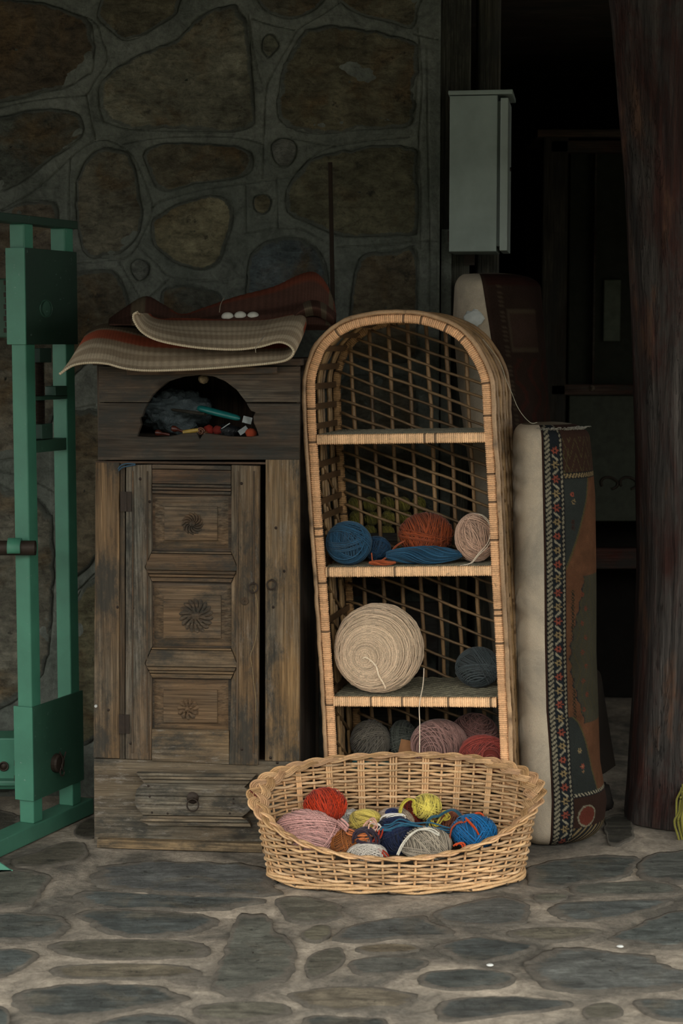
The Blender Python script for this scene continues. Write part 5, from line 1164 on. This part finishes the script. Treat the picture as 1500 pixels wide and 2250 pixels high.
root2, _, _ = cushion('carpet_cushion', 'dark leaning cushion with brown carpet face behind the rattan shelf', [(1056, 600), (1075, 720), (1095, 850), (1118, 1000), (1140, 1150), (1165, 1350), (1200, 1790)],
    [(1006, 600), (1001, 700), (1012, 850), (1032, 1000), (1052, 1150), (1082, 1350), (1120, 1790)], [(1185, 600), (1195, 720), (1203, 850), (1212, 1000), (1230, 1200), (1280, 1790)], 5.0, pat_back, knot=.006, seed=4)
c = P(1041, 698, 4.985); blob('cloth_patch', (c.x, c.y, c.z), (.028, .006, .022), DULL, hx('b5b8b4'), None, None, 6, .3).parent = None
ob = [o for o in bpy.data.objects if o.name == 'cloth_patch'][0]; ob.parent = root2; ob.matrix_parent_inverse = Matrix.Translation(-root2.location); ob['label'] = 'white patch sewn on the canvas'
# loose carpet corner behind the cushion
mb = MB(); G_ = [[tuple(P(1300, 1470, 4.84)), tuple(P(1300, 1600, 4.84)), tuple(P(1300, 1712, 4.85))], [tuple(P(1318, 1478, 4.88)), tuple(P(1322, 1600, 4.89)), tuple(P(1326, 1700, 4.9))], [tuple(P(1326, 1520, 4.92)), tuple(P(1340, 1610, 4.94)), tuple(P(1352, 1682, 4.94))]]
g = bicubic(G_, 6, 6); mb.grid(g); mb.grid(g + np.array((0, .006, 0)), flip=True)
o = mb.build('hanging_flap', PILE, root1, smooth=True, facecol=np.broadcast_to(np.array(hx('1d1814')), (mb.n, 3))); o.matrix_parent_inverse = Matrix.Translation(-root1.location)
c = PF(1328, 1845); blob('carpet_bundle', (c.x - .0, 4.97, .055), (.06, .06, .055), DULL, hx('211d1a'), 'dark crumpled carpet remnant on the floor behind the cushion', 'carpet', 8, .3)

# ------------------------------------------------------------------ electric box
qb = P(987, 376, 5.07)
FB = Frame((qb.x, 5.07, P(987, 553, 5.07).z), -R(8))
box = FB.empty('electric_box'); tag(box, 'grey metal electric cabinet with rain lid mounted on the door frame', 'electric box')
gcol = hx('7f8a84'); b1 = FB.loc(1090, 552); b2 = FB.loc(1117, 197); bt = b2[1]; xs1 = b1[0]; xs2 = FB.loc(1098, 400)[0]; xs3 = b2[0]
MB().box(0, xs1, 0, .185, 0.0, bt - .014).build('housing', PLAIN, box, bevel=.002, col=gcol)
MB().box(xs1, xs2, .010, .18, .015, bt - .03).build('door_gasket', PLAIN, box, col=hx('5f6a66'))
MB().box(xs2, xs3, -.001, .187, 0.002, bt - .022).build('door', PLAIN, box, bevel=.002, col=hx('8a948e'))
MB().box(-.004, xs3 + .012, -.006, .192, bt - .012, bt).build('rain_lid', PLAIN, box, bevel=.002, col=gcol)
lk = FB.hit(1126, 385, 0, xs3); MB().lathe([(.006, 0), (.006, .003), (.001, .003)], 12, (xs3, min(.12, max(.02, lk.y)), lk.z), 'x').build('lock', IRON, box, smooth=True)
MB().box(-.006, 0.0, .03, .07, bt - .05, bt - .02).build('hinge', IRON, box); MB().box(-.006, 0, .03, .07, .03, .06).build('hinge', IRON, box)
MB().box(.03, .06, .186, .20, -.03, bt + .0).build('mounting_strip', IRON, box)

# ------------------------------------------------------------------ log pillar
tab = [(2260,1375,1600),(1835,1372,1592),(1790,1376,1592),(1640,1384,1594),(1500,1392,1594),(1250,1402,1594),(1000,1398,1590),(700,1388,1582),(400,1374,1570),(100,1345,1550),(0,1335,1545),(-60,1328,1540)]
YL = 4.84 + .115
rows_ = []
zsl = np.linspace(0, P(1400, -60, YL).z + .02, 90)
tb = sorted([(project((0, YL, 0))[1] if i == 0 else t[0], t[1], t[2]) for i, t in enumerate(tab[1:], 1)], key=lambda t: t[0])
for z in zsl:
    py = project((0, YL, z))[1]; l_ = np.interp(py, [t[0] for t in tb], [t[1] for t in tb]); r_ = np.interp(py, [t[0] for t in tb], [t[2] for t in tb])
    xl_, xr__ = P(l_, py, YL).x, P(r_, py, YL).x; rad = (xr__ - xl_) / 2; a = np.linspace(0, 2 * math.pi, 72, endpoint=False)
    k = 1 + .07 * (fbm(np.cos(a) * 2.2 + 5, np.full(72, z * 1.3) + np.sin(a) * 2, 31) - .5) * 2 + .018 * (vnoise(a * 9, np.full(72, z * 1.1), 7) - .5) * 2 + .03 * math.exp(-((z - .02) / .06) ** 2)
    rows_.append(np.stack([(xl_ + xr__) / 2 + rad * k * np.cos(a), YL + rad * k * np.sin(a), np.full(72, z)], -1))
o = MB().grid(np.array(rows_), closed_v=True, flip=True).build('log_pillar', LOG, smooth=True); tag(o, 'thick reddish brown rough log pillar at the right edge', 'pillar')

# ------------------------------------------------------------------ cupboard deep in the dark room
hut = bpy.data.objects.new('glazed_cupboard', None); COL.objects.link(hut); tag(hut, 'dark red wooden glazed cupboard deep inside the dark room', 'cupboard')
YH = 6.3
def hp(x0, y0, x1, y1, ya, yb, name, col, mat=WOODH, bv=.003):
    a = P(x0, y1, ya); b = P(x1, y0, ya); return MB().box(a.x, b.x, ya, yb, a.z, b.z).build(name, mat, hut, bevel=bv, col=col)
zf = P(1200, 1700, YH); 
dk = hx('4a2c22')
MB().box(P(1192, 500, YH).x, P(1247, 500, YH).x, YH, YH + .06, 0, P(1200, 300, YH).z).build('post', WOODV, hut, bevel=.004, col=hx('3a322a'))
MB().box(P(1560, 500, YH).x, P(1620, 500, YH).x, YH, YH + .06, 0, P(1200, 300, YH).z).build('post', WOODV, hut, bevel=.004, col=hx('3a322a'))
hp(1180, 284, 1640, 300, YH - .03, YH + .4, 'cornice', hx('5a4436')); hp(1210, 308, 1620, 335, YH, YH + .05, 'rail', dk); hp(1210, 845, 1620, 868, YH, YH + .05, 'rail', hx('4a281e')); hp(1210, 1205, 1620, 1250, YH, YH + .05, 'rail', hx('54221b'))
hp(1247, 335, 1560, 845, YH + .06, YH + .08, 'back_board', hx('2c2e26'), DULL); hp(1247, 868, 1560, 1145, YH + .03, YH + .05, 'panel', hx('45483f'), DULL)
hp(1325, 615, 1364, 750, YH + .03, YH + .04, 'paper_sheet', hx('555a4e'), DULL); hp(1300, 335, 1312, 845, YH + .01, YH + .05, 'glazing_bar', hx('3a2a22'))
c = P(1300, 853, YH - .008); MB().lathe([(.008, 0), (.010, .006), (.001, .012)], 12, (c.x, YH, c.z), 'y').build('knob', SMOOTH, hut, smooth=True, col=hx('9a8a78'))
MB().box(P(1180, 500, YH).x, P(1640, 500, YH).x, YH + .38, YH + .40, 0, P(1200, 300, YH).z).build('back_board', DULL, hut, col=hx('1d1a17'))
for k in range(3):
    a = np.linspace(-1.2, 3.6, 30); c = P(1335 + k * 42, 1062, YH + .025); MB().tubes(np.stack([c.x + .035 * (1 - .1 * a) * np.cos(a), 0 * a + YH + .026, c.z + .022 * np.sin(a)], -1), .005, 6, caps=True, ref=(0, 1, 0)).build('iron_scroll', IRON, hut, smooth=True)
# small white chips lying on the floor
for k, (x, y, lab) in enumerate(((1076, 2120, 'white chip on the floor in front of the basket'), (1362, 2079, 'white chip on the floor towards the right edge'))):
    c = PF(x, y, .004); o = blob('paper_chip', (c.x, c.y, .004), (.008, .008, .002), DULL, hx('d8d8d4'), lab, 'paper', 3, .3, (8, 10))
